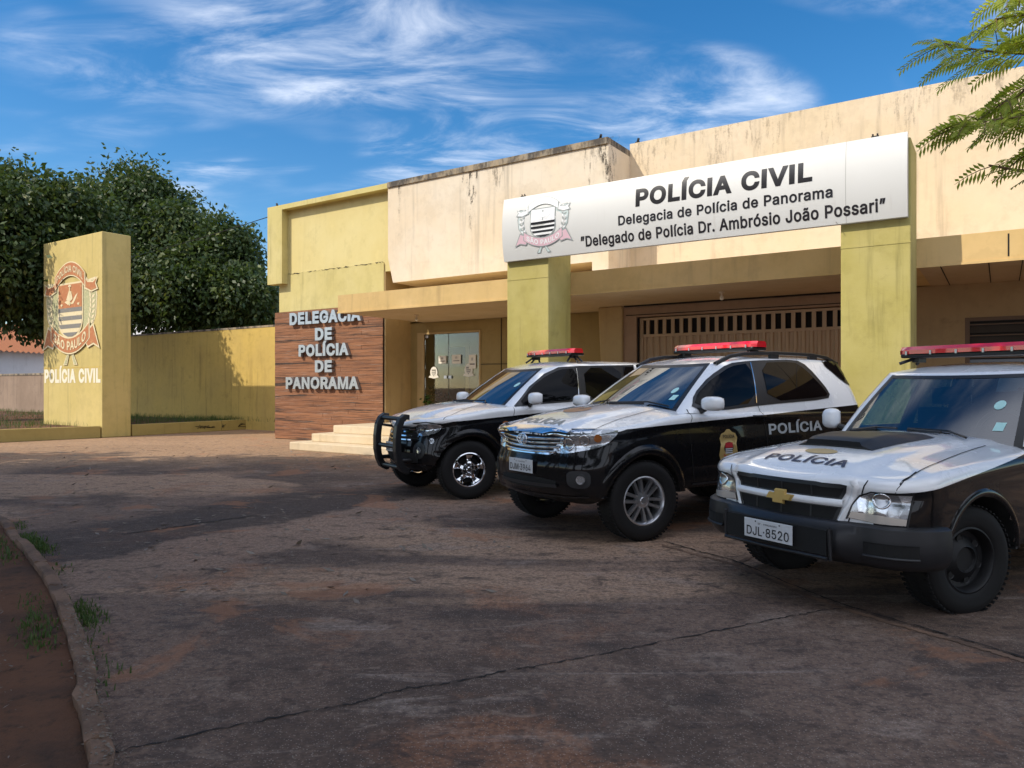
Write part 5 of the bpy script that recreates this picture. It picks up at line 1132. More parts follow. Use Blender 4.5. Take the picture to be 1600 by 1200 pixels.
        side0, side1 = nfr + ncn + 3, nfr + ncn + 50 - 3
        def side(j): jj = min(j, ng - 1 - j); return side0 <= jj <= side1 and abs(jj - (side0 + (side1 - side0) * .52)) > 2.5
        for i in range(len(grows) - 1):
            for j in range(ng):
                q = (j + 1) % ng; f = (i * ng + j, i * ng + q, (i + 1) * ng + q, (i + 1) * ng + j); full.append(f)
                if s.hole and ((1 <= i < m - 1 and (front(j) or rear(j))) or (3 <= i < m - 1 and side(j))): continue
                gf.append(f)
        mb = MB(); mb.add(gv, gf); s.cab = mb.build('roof', s.paint, s.root, True)
        if s.hole:
            mb = MB(); mb.add([tuple(Vector(p) - Vector((Ng[i % ng][0] * .03 * (i < (m + 1) * ng), Ng[i % ng][1] * .03 * (i < (m + 1) * ng), .03 if i >= m * ng else 0))) for i, p in enumerate(gv)], gf); mb.build('headliner', V_['seat'], s.root, True)
        k = len(bv); bv += [Vector(p) for p in gv]; bf += [tuple(a + k for a in f) for f in full]
        s.bvh = BVHTree.FromPolygons(bv, bf)
        # glass straight on the shell's own grid
        def glass(name, cols, i0, i1, mat, o=.006):
            rows = []
            for i in range(i0, i1 + 1): rows.append([tuple(Vector(grows[i][j % ng]) + Vector((Ng[j % ng][0], Ng[j % ng][1], .3)).normalized() * o) for j in cols])
            mb = MB(); mb.grid(rows); return mb.build(name, mat, s.root, True)
        g1 = P.get('ws', (1, m - 1)); ext = P.get('wsx', 0)
        fm = V_['clear'] if s.hole else V_['glass']
        s.seal = glass('windscreen_seal', list(range(-(nfr + ext), nfr + 1 + ext)), g1[0] - 1, g1[1] + 1, V_['trim'], .003) if not s.hole else None
        s.ws = glass('windscreen', list(range(-(nfr - 1 + ext), nfr + ext)), *g1, fm)
        if s.hole:
            glass('rear_window', list(range(rs - 1, ng - rs + 2)), 1, m - 1, V_['clear'])
            for sg in (1, -1):
                js = [j for j in range(side0, side1 + 2)]; glass('side_window', js if sg > 0 else [ng - j for j in js], 3, m - 1, V_['clear'] if sg < 0 else V_['sideglass'])
            # black band round the windscreen opening
            mb = MB(); Wl = list(range(-(nfr), nfr + 1))
            def ring(i, j, o=.009): p = Vector(grows[i][j % ng]); return tuple(p + Vector((Ng[j % ng][0], Ng[j % ng][1], .3)).normalized() * o)
            mid = lambda a, b, u: tuple(Vector(a).lerp(Vector(b), u))
            mb.grid([[mid(ring(0, j), ring(1, j), .5) for j in Wl], [mid(ring(1, j), ring(2, j), .35) for j in Wl]])
            mb.grid([[mid(ring(m - 2, j), ring(m - 1, j), .85) for j in Wl], [mid(ring(m - 1, j), ring(m, j), .5) for j in Wl]])
            for jj in (-(nfr), nfr - 1): mb.grid([[ring(i, jj) for i in range(1, m)], [ring(i, jj + 1) for i in range(1, m)]])
            mb.build('windscreen_seal', V_['trim'], s.root, True)
        else:
            glass('rear_window', list(range(rs - 1, ng - rs + 2)), 4, m - 2, V_['sideglass'])
        # wheel arches: flares, liners
        for sgn in (1, -1):
            for wx in WX:
                rows = [[] for _ in range(6)]
                fl = P.get('flare', (.09, .028))
                for a in np.linspace(-.42, math.pi + .42, 44):
                    ca, sa = math.cos(a), math.sin(a)
                    def Y(rr):
                        x, z = wx + rr * ca, max(P['wr'] + rr * sa, P['zb'][0] + .02); h = s.bvh.ray_cast(Vector((x, 3 * sgn, z)), Vector((0, -sgn, 0)))[0]
                        return abs(h.y) if h and abs(h.y) > .5 else s.hw * .93
                    yb = Y(R + fl[0]); yi = max(Y(R + .015), yb - .05)
                    for k, (rr, y) in enumerate([(R + fl[0], yb - .004), (R + fl[0] * .8, yb + fl[1] * .5), (R + fl[0] * .45, yb + fl[1]), (R + .006, yb + fl[1]), (R - .008, yb + fl[1] - .012), (R - .004, yb - .30)]):
                        rows[k].append((wx + rr * ca, sgn * y, max(P['wr'] + rr * sa, P['zb'][0] - .02)))
                mb = MB(); mb.grid(rows[:5]); mb.build('wheel_flare', P.get('flarem', s.paint), s.root, True)
                mb = MB(); mb.grid(rows[4:]); mb.add([(wx + (R + .05) * math.cos(a), sgn * (s.hw - .42), max(P['wr'] + (R + .05) * math.sin(a), P['zb'][0] - .02)) for a in np.linspace(-.4, math.pi + .4, 24)], [tuple(range(24))]); mb.build('wheel_well', V_['under'], s.root, True)
        mb = MB(); mb.box(P['xr'] + .15, P['xf'] - .62, -.62, .62, P['zb'][0] - .06, P['zb'][0] + .06); bevel(mb.build('underbody', V_['under'], s.root), .05)
    # -- projecting outlines on the shell
    def ray(s, u, v):
        d = Vector(((u - 800) / 1150, 1, (604 - v) / 1150)); R3 = s.inv.to_3x3(); o = s.inv @ Vector((0, 0, CAM_H)); dd = (R3 @ d).normalized()
        h = s.bvh.ray_cast(o, dd)
        if h[0]: return h[0]
        k = (s.hw * .93 - o.y) / dd.y if abs(dd.y) > 1e-6 else 1; return o + dd * k
    def to2(s, p, mode):
        if mode == 'L': return (p.x, p.z)
        if mode == 'F': return (p.y, p.z)
        if mode == 'T': return (p.x, p.y)
        a = rad(mode); return (-math.sin(a) * p.x + math.cos(a) * p.y, p.z)
    def pix(s, pts, mode): return [s.to2(s.ray(*p), mode) for p in pts]
    def cast(s, u, w, mode, mir=False):
        if mode == 'L': o, d = Vector((u, 3, w)), Vector((0, -1, 0))
        elif mode == 'F': o, d = Vector((5, u, w)), Vector((-1, 0, 0))
        elif mode == 'T': o, d = Vector((u, w, 4)), Vector((0, 0, -1))
        else:
            a = rad(mode); n = Vector((math.cos(a), math.sin(a), 0)); o = Vector((-math.sin(a), math.cos(a), 0)) * u + Vector((0, 0, w)) + n * 5; d = -n
        h = s.bvh.ray_cast(o, d)
        if not h[0]: return None
        n = h[1] if h[1].dot(d) < 0 else -h[1]
        return h[0], n
    def patch(s, name, poly, mode, mat, off=.005, cell=.035, parent=None, mirror=True, soft=0):
        if soft:
            for _ in range(soft):
                q = []
                for i in range(len(poly)):
                    a, b = poly[i], poly[(i + 1) % len(poly)]; q += [(a[0] * .8 + b[0] * .2, a[1] * .8 + b[1] * .2), (a[0] * .2 + b[0] * .8, a[1] * .2 + b[1] * .8)]
                poly = q
        bm = bmesh.new(); f = bm.faces.new([bm.verts.new((x, y, 0)) for x, y in poly]); bmesh.ops.triangulate(bm, faces=[f])
        for ax in (0, 1):
            lo = min(p[ax] for p in poly); hi = max(p[ax] for p in poly); k = lo + cell
            while k < hi:
                no = (1, 0, 0) if ax == 0 else (0, 1, 0); co = (k, 0, 0) if ax == 0 else (0, k, 0)
                bmesh.ops.bisect_plane(bm, geom=bm.verts[:] + bm.edges[:] + bm.faces[:], plane_co=co, plane_no=no); k += cell
        bad = []
        for v in bm.verts:
            h = s.cast(v.co.x, v.co.y, mode)
            if h is None: bad.append(v)
            else: v.co = h[0] + h[1] * off
        bmesh.ops.delete(bm, geom=bad, context='VERTS')
        out = []
        for sg in ((1, -1) if mirror else (1,)):
            me = bpy.data.meshes.new(name); bm.to_mesh(me)
            if sg < 0: me.transform(Matrix.Scale(-1, 4, (0, 1, 0))); me.flip_normals()
            me.materials.append(mat); me.polygons.foreach_set('use_smooth', [True] * len(me.polygons)); out.append(link(name, me, parent or s.root))
        bm.free(); return out
    def strip(s, name, pts, mode, w, mat, off=.004, parent=None, mirror=True, step=.03):
        P_ = [np.array(p, float) for p in pts]; l = [P_[0]]
        for a, b in zip(P_[:-1], P_[1:]):
            n = max(1, int(np.linalg.norm(b - a) / step)); l += [a + (b - a) * k / n for k in range(1, n + 1)]
        rows = []
        for i, p in enumerate(l):
            t_ = l[min(i + 1, len(l) - 1)] - l[max(i - 1, 0)]; t_ = t_ / (np.linalg.norm(t_) + 1e-9); n_ = np.array((-t_[1], t_[0])) * w / 2
            a, b = s.cast(*(p - n_), mode), s.cast(*(p + n_), mode)
            if a and b: rows.append([tuple(a[0] + a[1] * off), tuple(b[0] + b[1] * off)])
        for sg in ((1, -1) if mirror else (1,)):
            if len(rows) < 2: return
            mb = MB(); mb.grid([[(x, sg * y, z) for x, y, z in r] for r in rows]); mb.build(name, mat, parent or s.root, True)
    def text(s, name, txt, a, b, base, cap, mode, mat, bold=.03, off=.006, parent=None, slope=0.):
        """L: from x=a back to x=b; F: y a..b; T: y a..b with base = x of the baseline"""
        w = abs(b - a); vs, fs = slice_tris(*text_fit(txt, 0, w, 0, cap, bold), .03); out = []
        for x, z in vs:
            if mode == 'L': h = s.cast(a - x, base + z + slope * x, 'L')
            elif mode == 'F': h = s.cast(a + x, base + z, 'F')
            else: h = s.cast(base - z, a + x, 'T')
            out.append(tuple(h[0] + h[1] * off) if h else (0, 0, .5))
        mb = MB(); mb.add(out, fs); return mb.build(name, mat, parent or s.root)
    # -- fittings
    def wheel(s, x, sgn, R, w, rr, style, steer=0.):
        P = s.P; y = sgn * (s.hw + P.get('track', -.015) - w / 2)
        mb = MB(); mb.lathe([(.05, -.06), (rr * .55, -.06), (rr * .55, -.02), (.05, -.02)], (0, 0, 0), 'y', 24)
        o = mb.build('wheel', V_['under'], s.root, True, 40); o.location = (x, y, R); o.rotation_euler = (0, 0, (0 if sgn > 0 else math.pi) + steer)
        mb = MB(); h = w / 2
        mb.lathe([(rr - .005, -h * .8), (rr + .02, -h * .95), (R - .06, -h * 1.0), (R - .025, -h * .93), (R - .006, -h * .78), (R, -h * .5), (R, h * .5), (R - .006, h * .78), (R - .025, h * .93), (R - .06, h * 1.0), (R - .075, h * 1.0), (rr + .035, h * .98), (rr + .012, h * .93), (rr - .005, h * .8)], (0, 0, 0), 'y', 64)
        for k in range(60):            # tread blocks on the shoulder
            a = 2 * math.pi * k / 60; ca, sa = math.cos(a), math.sin(a)
            for q0, q1 in ((-.9, -.55), (.55, .9), (-.3, .1)):
                pr = []
                for (dr_, da) in ((0, -.03), (0, .03), (.008, .024), (.008, -.024)):
                    pr.append((R - .004 + dr_, a + da))
                mb.add([(r_ * math.cos(b), h * q, r_ * math.sin(b)) for q in (q0, q1) for r_, b in pr], [(0, 1, 2, 3), (7, 6, 5, 4), (2, 6, 7, 3), (1, 5, 6, 2), (0, 3, 7, 4), (0, 4, 5, 1)])
        mb.build('tyre', V_['rubber'], o, True, 50)
        mb = MB(); ho = h * .78
        mb.lathe([(rr + .004, -h * .8), (rr + .004, ho + .012), (rr - .008, ho + .016), (rr - .02, ho), (rr - .03, ho - .05), (rr - .035, -h * .6)], (0, 0, 0), 'y', 56)
        mat = V_['alloy']
        if style == 'twin':       # six pairs of slim spokes
            mb.lathe([(0, ho - .005), (.028, ho - .005), (.034, ho - .012), (.075, ho - .02), (.085, ho - .05)], (0, 0, 0), 'y', 30)
            for k in range(6):
                for q in (-1, 1):
                    a = 2 * math.pi * k / 6 + .2; c = Vector((math.cos(a), 0, math.sin(a))); t_ = Vector((-math.sin(a), 0, math.cos(a))) * q
                    p0 = c * .06 + t_ * .022; p1 = c * (rr - .025) + t_ * .040; hw0, hw1 = .0115, .013
                    mb.add([tuple(p0 - t_ * hw0 + Vector((0, ho - .016, 0))), tuple(p0 + t_ * hw0 + Vector((0, ho - .016, 0))), tuple(p1 + t_ * hw1 + Vector((0, ho - .008, 0))), tuple(p1 - t_ * hw1 + Vector((0, ho - .008, 0))),
                            tuple(p0 - t_ * hw0 * 1.5 + Vector((0, ho - .05, 0))), tuple(p0 + t_ * hw0 * 1.5 + Vector((0, ho - .05, 0))), tuple(p1 + t_ * hw1 * 1.5 + Vector((0, ho - .045, 0))), tuple(p1 - t_ * hw1 * 1.5 + Vector((0, ho - .045, 0)))], [(0, 1, 2, 3), (0, 4, 5, 1), (1, 5, 6, 2), (2, 6, 7, 3), (3, 7, 4, 0)])
        elif style == 'five':     # five broad chrome spokes
            mat = V_['chrome']; mb.lathe([(0, ho + .01), (.03, ho + .01), (.04, ho), (.085, ho - .004), (.10, ho - .02), (.105, ho - .06)], (0, 0, 0), 'y', 30)
            for k in range(5):
                a = 2 * math.pi * k / 5 + math.pi / 2 + .05; c = Vector((math.cos(a), 0, math.sin(a))); t_ = Vector((-math.sin(a), 0, math.cos(a))); rows = []
                for u in np.linspace(0, 1, 7):
                    r0 = .085 + (rr - .115) * u; wd = .042 - .016 * math.sin(u * math.pi) + .012 * u * u; b = ho - .006 - .014 * math.sin(u * math.pi)
                    rows.append([tuple(c * r0 + t_ * wd * q + Vector((0, b - dd, 0))) for q, dd in ((-1.15, .06), (-1, .012), (-.6, 0), (.6, 0), (1, .012), (1.15, .06))])
                mb.grid(rows)
            for k in range(6):
                a = 2 * math.pi * k / 6; mb.lathe([(0, ho + .012), (.009, ho + .012), (.010, ho - .01)], (.062 * math.cos(a), 0, .062 * math.sin(a)), 'y', 8)
        else:                     # plain black steel wheel with round holes
            mat = V_['steelrim']; n = 60; rows = []
            for r_, y_ in [(rr - .03, ho - .05), (rr - .06, ho - .055), (rr - .10, ho - .03), (.085, ho - .012), (.075, ho - .03), (0, ho - .03)]: rows.append([(r_ * math.cos(2 * math.pi * k / n), y_, r_ * math.sin(2 * math.pi * k / n)) for k in range(n)])
            mb.grid(rows, 0, True)
            for k in range(6):
                a = 2 * math.pi * k / 6 + .3; c = ((rr - .075) * math.cos(a), 0, (rr - .075) * math.sin(a)); mb.lathe([(0, ho - .038), (.022, ho - .038), (.026, ho - .034)], c, 'y', 14)
        mb.build('rim', mat, o, True, 35)
        if style != 'steel':
            mb = MB(); mb.lathe([(rr - .04, -.02), (rr - .05, .005), (.04, .005)], (0, 0, 0), 'y', 30); mb.build('brake_disc', V_['under'], o, True, 40)
        return o
    def plate(s, y, z, x, txt, w=.40, h=.13, tilt=0.):
        mb = MB(); mb.box(-w / 2, w / 2, -.003, .003, -h / 2, h / 2); o = mb.build('number_plate', V_['platewhite'], s.root); bevel(o, .008, 2)
        o.location = (x, y, z); o.rotation_euler = (tilt, 0, rad(90))
        mb = MB(); text_flat(mb, txt, -w * .44, w * .44, -h * .36, h * .47, -.0055, 0, .008); text_flat(mb, 'SP - PANORAMA', -w * .2, w * .2, h * .24, h * .09, -.0055, 0, .0)
        for xx in (-w * .25, w * .25): mb.flat([(xx + .006 * math.cos(q), h * .38 + .006 * math.sin(q)) for q in np.linspace(0, 6.28, 9)[:-1]], -.0055)
        mb.build('plate_number', V_['plateink'], o)
    def lightbar(s, x, z, w, legs):
        mb = MB(); rows = []
        prof = [(-.15, .014), (-.15, .05), (-.11, .082), (.11, .082), (.15, .05), (.15, .014)]
        for y, k in ((-w / 2, .55), (-w / 2 + .05, .85), (-w / 2 + .14, 1), (w / 2 - .14, 1), (w / 2 - .05, .85), (w / 2, .55)): rows.append([(x + a * k, y, z + b) for a, b in prof])
        mb.grid(rows); mb.add(rows[0], [tuple(range(6))]); mb.add(rows[-1], [(5, 4, 3, 2, 1, 0)])
        base = MB(); base.box(x - .13, x + .13, -w / 2 + .03, w / 2 - .03, z - .02, z + .018)
        b = base.build('light_bar', V_['trim'], s.root); bevel(b, .012, 2)
        mb.build('lens', V_['redlens'], b, True, 25)
        mb = MB()
        for y in np.linspace(-w / 2 + .1, w / 2 - .1, 6): mb.box(x + .15, x + .158, y - .008, y + .008, z + .005, z + .04)
        mb.build('clip', V_['alloy'], b)
        mb = MB()
        for y in (-w * .40, w * .40):
            mb = MB()
            sg = 1 if y > 0 else -1
            for (ex, ey, ez) in legs: mb.tube([(x + ex * .3, y, z - .02), (x + ex, y + ey * sg, z - .02 - ez)], .016, 6)
            mb.box(x - .06, x + .06, y - .03, y + .03, z - .06, z - .02); mb.build('mount', V_['trim'], b)
    def mirror(s, x, y, z, sx, sy, sz, mat, base=None):
        for sg in (1, -1):
            mb = MB(); rows = []
            for k, (u, q) in enumerate([(-.5, .72), (-.42, .94), (-.2, 1), (.1, .97), (.34, .82), (.46, .55), (.5, .2)]):
                row = []
                for j in range(20):
                    a = 2 * math.pi * j / 20; c, d = math.cos(a), math.sin(a); e = .62
                    row.append((x + sx * u, sg * y + sy / 2 * q * math.copysign(abs(c) ** e, c), z + sz / 2 * q * math.copysign(abs(d) ** e, d)))
                rows.append(row)
            mb.grid(rows, 0, True); mb.add(rows[0], [tuple(range(20))]); mb.add(rows[-1], [tuple(range(19, -1, -1))])
            o = mb.build('wing_mirror', mat, s.root, True, 50)
            st = MB(); st.tube([(x - .02, sg * (y - sy * .45), z - sz * .38), (x - .05, sg * (y - sy * .5 - .11), z - sz * .5 - .02)], [.03, .04], 8); st.build('mirror_arm', V_['trim'], o, True)
            lp = MB(); lp.box(x + sx * .36, x + sx * .44, sg * y - sy * .3, sg * y + sy * .3, z - sz * .12, z + sz * .02); lp.build('mirror_lamp', V_['alloy'], o)
            st = MB(); st.add([(x - sx * .505, sg * y - sy * .40, z - sz * .36), (x - sx * .505, sg * y + sy * .40, z - sz * .36), (x - sx * .505, sg * y + sy * .40, z + sz * .36), (x - sx * .505, sg * y - sy * .40, z + sz * .36)], [(0, 1, 2, 3)]); st.build('mirror_glass', V_['chrome'], o)
    def wipers(s, pairs):
        for pts in pairs:
            P_ = []
            for y, i in pts:
                h = s.cast(y, i, 'F'); P_.append(tuple(h[0] + h[1] * .025) if h else (0, y, 1.2))
            mb = MB(); mb.tube(P_, .009, 6); mb.tube([tuple(Vector(P_[0]) + Vector((0, 0, -.01))), tuple(Vector(P_[-1]) * .6 + Vector(P_[0]) * .4 + Vector((.01, 0, .01)))], .012, 6); mb.build('wiper', V_['trim'], s.root, True)
    def ring(s, name, y, z, r, w, mode, mat, off=.012, parent=None, sx=1., n=28, mirror=False):
        rows = [[], [], []]
        for k in range(n + 1):
            a = 2 * math.pi * k / n
            for q, (rr, o) in enumerate(((r - w, off), (r - w / 2, off + w * .5), (r, off))):
                h = s.cast(y + rr * sx * math.cos(a), z + rr * math.sin(a), mode); rows[q].append(tuple(h[0] + h[1] * o) if h else (0, 0, .5))
        for sg in ((1, -1) if mirror else (1,)):
            mb = MB(); mb.grid([[(x, sg * yy, zz) for x, yy, zz in r_] for r_ in rows]); mb.build(name, mat, parent or s.root, True)
def disc(cx_, cz_, r, n=20, sx=1., sz=1.): return [(cx_ + r * sx * math.cos(a), cz_ + r * sz * math.sin(a)) for a in np.linspace(0, 2 * math.pi, n + 1)[:-1]]

# ---- middle vehicle: black and white SUV with chrome slatted grille
F = Car('police_suv', 'black and white police SUV with roof rails, chrome slatted grille and gold door badge', 'police car', (1.283, 6.975), 56, .90, 0.,
    paint('suv_paint', (1.085, -.045), .25, .20), dict(
    xf=.80, xr=-3.80, hw=.90, rx=.52, ry=.42, bow=.09, wb=2.75, wr=.385, arch=.45, fillet=.05, track=0.0,
    hood=[(-3.8, 1.19), (-.9, 1.27), (-.45, 1.275), (0, 1.23), (.40, 1.155), (.66, 1.075), (.82, 1.015)], bulge=(.018, .46, -.6, .8),
    drop=[(-3.8, .03), (-.9, .08), (0, .11), (.42, .09), (.82, .03)],
    ps=[(.40, -.05), (.48, -.015), (.6, 0), (.85, .005), (1.0, -.004), (1.2, -.03)],
    pf=[(.36, -.16), (.41, -.05), (.46, .0), (.58, .02), (.70, .02), (.82, -.01), (.95, -.04), (1.05, -.08)], zb=(.46, .36, .5),
    gh=dict(base=(-.40, -3.83, .862, .16, .14, .16, .2, .2, .04), roof=(-1.22, -3.66, .64, .14, .12, .10, .2, .2, .04),
            zb=[(-3.9, 1.16), (-1.2, 1.19), (-.3, 1.21)], zr=[(-3.7, 1.755), (-3.0, 1.79), (-2.0, 1.785), (-1.3, 1.725), (-1.1, 1.70)], crown=.05, bulge=.022)))
c2 = lambda *p: [(820 + x / 2.963, 480 + y / 2.963) for x, y in p]
c3 = lambda *p: [(780 + x / 5.4545, 580 + y / 5.4545) for x, y in p]
F.patch('window_trim', F.pix(c2((768, 474), (778, 405), (850, 322), (935, 262), (1040, 248), (1250, 243), (1305, 272), (1412, 398), (1402, 426), (1110, 452), (900, 480)), 'L'), 'L', V_['trim'], .007, soft=1)
F.patch('side_window', F.pix(c2((782, 455), (798, 402), (865, 333), (945, 277), (1036, 260), (1062, 442), (900, 466)), 'L'), 'L', V_['sideglass'], .012, soft=1)
F.patch('side_window', F.pix(c2((1086, 259), (1238, 254), (1290, 285), (1398, 398), (1390, 415), (1126, 438)), 'L'), 'L', V_['sideglass'], .012, soft=1)
F.strip('door_pillar_trim', F.pix(c2((1040, 258), (1068, 444)), 'L'), 'L', .012, V_['chrome'], .016)
F.patch('window_trim', F.pix(c2((1354, 248), (1512, 243), (1585, 322), (1530, 376)), 'L'), 'L', V_['trim'], .007, soft=1)
F.patch('side_window', F.pix(c2((1366, 253), (1505, 248), (1530, 300), (1505, 352)), 'L'), 'L', V_['sideglass'], .012, soft=1)
HL = [(862, 705), (882, 680), (895, 671.5), (966, 671.5), (964, 679), (948, 695), (930, 701), (893, 708), (876, 709)]
for o in F.patch('headlamp', F.pix(HL, 42), 42, V_['lamp'], .008, .03, soft=1): pass
cc = F.pix([(889, 694)], 42)[0]; F.ring('lamp_ring', cc[0], cc[1], .062, .014, 42, V_['chrome'], .012, mirror=True)
cc = F.pix([(913, 688)], 42)[0]; F.ring('lamp_ring', cc[0], cc[1], .05, .012, 42, V_['chrome'], .012, mirror=True)
cc = F.pix([(934, 685)], 42)[0]; F.patch('indicator_lens', disc(cc[0], cc[1], .035), 42, V_['amber'], .011)
gpts = F.pix(c3((82, 474), (270, 512), (562, 532), (432, 688), (300, 690), (130, 640), (76, 600)), 'F')
yc = .0; gmax = max(abs(p[0]) for p in gpts)
gt, gb = 1.035, .835
gp_ = [(-.56, gt - .02), (0, gt + .005), (.56, gt - .02), (.50, gb + .08), (.36, gb), (-.36, gb), (-.50, gb + .08)]
g = F.patch('grille', gp_, 'F', V_['gap'], .005, .04, mirror=False, soft=1)[0]
for k in range(4):
    z = gt - .055 - k * .042; hw_ = .53 - .035 * k; rows = [[], [], [], []]
    for y in np.linspace(-hw_, hw_, 25):
        zz = z - .03 * (y / .5) ** 2 * 0 - .012 * math.cos(y * 3)
        h = F.cast(y, zz, 'F')[0]
        for q, (dx_, dz_) in enumerate(((.004, .016), (.022, .010), (.024, -.004), (.004, -.014))): rows[q].append((h.x + dx_, y, zz + dz_))
    mb = MB(); mb.grid(rows); mb.build('slat', V_['chrome'], g, True)
rows = [[], [], []]
for y in np.linspace(-.60, .60, 29):
    zz = gt + .022 - .05 * (abs(y) / .6) ** 2.4
    for q, dz_ in enumerate((.03, .0, -.028)):
        h = F.cast(y, zz + dz_, 'F')[0]; rows[q].append((h.x + (.022 if q == 1 else .012 if q == 2 else .004), y, zz + dz_))
mb = MB(); mb.grid(rows); mb.build('chrome_band', V_['chrome'], g, True)
F.strip('chrome_band', [(-.54, gt - .05), (-.50, gb + .07), (-.36, gb - .005), (.36, gb - .005), (.50, gb + .07), (.54, gt - .05)], 'F', .022, V_['chrome'], .014, g, False)
ex = F.cast(0, .955, 'F')[0].x
for (r1, r2, w) in ((.078, .052, .013), (.03, .052, .011), (.066, .020, .011)):
    zc_ = .955 + (.014 if r2 == .02 else 0); mb = MB(); mb.tube([(ex + .04 - abs(math.sin(a)) * .012, r1 * math.cos(a), zc_ + r2 * math.sin(a)) for a in np.linspace(0, 2 * math.pi, 33)], w * .62, 8, cap=False); mb.build('emblem', V_['chrome'], g, True)
pz = F.pix([(813.5, 726)], 'F')[0]; hx = F.cast(0, pz[1], 'F')[0].x
F.plate(0, pz[1], hx + .018, 'DJM·3964')
F.patch('air_intake', [(-.46, .60), (.46, .60), (.42, .50), (-.42, .50)], 'F', V_['gap'], .005, .04, mirror=False, soft=1)
F.strip('bumper_bar', [(-.46, .535), (.46, .535)], 'F', .03, V_['plastic'], .02, mirror=False)
F.strip('bumper_lip', [(-.74, .455), (-.5, .44), (.5, .44), (.74, .455)], 'F', .012, V_['plastic'], .012, mirror=False)
fg = F.pix([(907, 750)], 30)[0]
F.patch('fog_recess', [(fg[0] - .15, fg[1] + .075), (fg[0] + .09, fg[1] + .085), (fg[0] + .09, fg[1] - .08), (fg[0] - .13, fg[1] - .08)], 30, V_['plastic'], .004, .03, soft=2)
F.patch('fog_lamp', disc(*fg, .042), 30, V_['lamp'], .012); F.ring('fog_ring', *fg, .055, .014, 30, V_['trim'], .012, mirror=True)
F.strip('panel_gap', F.pix([(930, 671), (945, 664), (965, 656), (1000, 646), (1035, 639), (1060, 636)], 'T'), 'T', .007, V_['gap'])
F.strip('panel_gap', F.pix([(893, 671), (930, 671)], 42), 42, .008, V_['gap'])
F.strip('panel_gap', F.pix([(1073, 640), (1076, 668), (1080, 700), (1083, 735), (1084, 752)], 'L'), 'L', .007, V_['gap'])
F.strip('panel_gap', F.pix([(1184, 634), (1194, 664), (1200, 700), (1202, 730)], 'L'), 'L', .007, V_['gap'])
if False: F.strip('panel_gap', F.pix([(1073, 640), (1075, 620), (1100, 588), (1140, 566), (1180, 561), (1240, 560), (1262, 572), (1300, 612)], 'L'), 'L', .006, V_['gap'])
F.strip('sill_trim', [(-.62, .50), (-1.5, .50), (-2.2, .50)], 'L', .02, V_['plastic'], .01)
hd = F.pix([(1186, 650)], 'L')[0]; 
for sg in (1, -1):
    h = F.cast(*hd, 'L')[0]; mb = MB(); mb.tube([(h.x + .1, sg * h.y, h.z), (h.x + .07, sg * (h.y + .035), h.z), (h.x - .07, sg * (h.y + .035), h.z), (h.x - .1, sg * h.y, h.z)], .013, 8); mb.build('door_handle', V_['trim'], F.root, True)
a, b = F.pix([(1201, 679), (1284, 672)], 'L'); F.text('door_lettering', 'POLÍCIA', a[0], b[0], a[1], .115, 'L', V_['silverletters'], .026, .007, slope=(b[1] - a[1]) / abs(b[0] - a[0]))
bc = F.pix([(1138, 701)], 'L')[0]
def badge(car, c, w, h):
    X = lambda p: [(c[0] + x * w, c[1] + z * h) for x, z in p]
    out = [(-.75, .78), (-.4, .86), (-.15, 1), (.15, 1), (.4, .86), (.75, .78), (.95, .55), (.82, .25), (1.0, -.3), (.8, -.65), (0, -1), (-.8, -.65), (-1, -.3), (-.82, .25), (-.95, .55)]
    b = car.patch('door_badge', X(out), 'L', V_['gold'], .006, .05, mirror=False)[0]
    car.patch('badge_shield', X(disc(0, .05, .5, 16, 1, .62)), 'L', V_['badgeink'], .009, .05, b, False)
    car.patch('badge_shield', X([(-.38, .32), (.38, .32), (.42, .06), (-.42, .06)]), 'L', V_['badgered'], .011, .05, b, False)
    for k in range(3): car.patch('badge_stripe', X([(-.38, .02 - k * .1), (.38, .02 - k * .1), (.36, -.03 - k * .1), (-.36, -.03 - k * .1)]), 'L', V_['platewhite'], .011, .05, b, False)
    car.patch('badge_ribbon', X([(-.6, -.22), (-.3, -.36), (.3, -.36), (.6, -.22), (.5, -.34), (.2, -.46), (-.2, -.46), (-.5, -.34)]), 'L', V_['badgered'], .011, .05, b, False)
    car.text('badge_lettering', 'POLÍCIA', c[0] + .62 * w, c[0] - .62 * w, c[1] + .55 * h, .17 * h, 'L', V_['badgeink'], .02, .011, b)
    car.text('badge_lettering', 'CIVIL', c[0] + .42 * w, c[0] - .42 * w, c[1] - .72 * h, .17 * h, 'L', V_['badgeink'], .02, .011, b)
badge(F, bc, .145, .20)
# faded crest and word on the bonnet
F.patch('bonnet_crest', disc(.12, 0, .17, 18, .8, 1), 'T', plain('faded_crest', (.42, .22, .12), .4), .004, .05, mirror=False)
F.text('bonnet_lettering', 'POLÍCIA', -.34, .34, .62, .12, 'T', plain('faded_letters', (.30, .30, .27), .4), .02, .004)
F.mirror(-.76, 1.02, 1.30, .14, .235, .145, V_['white'])
F.wipers([[(-.55, 1.26), (-.25, 1.30), (.05, 1.28)], [(.08, 1.28), (.35, 1.29), (.62, 1.25)]])
F.patch('windscreen_sticker', disc(*F.pix([(1055, 611)], 'F')[0], .03, 14), 'F', V_['sticker'], .009, .03, mirror=False)
cc = F.pix([(1053, 622)], 'F')[0]; F.patch('windscreen_sticker', [(cc[0] - .03, cc[1] - .025), (cc[0] + .03, cc[1] - .025), (cc[0] + .03, cc[1] + .025), (cc[0] - .03, cc[1] + .025)], 'F', V_['sticker'], .009, .03, mirror=False)
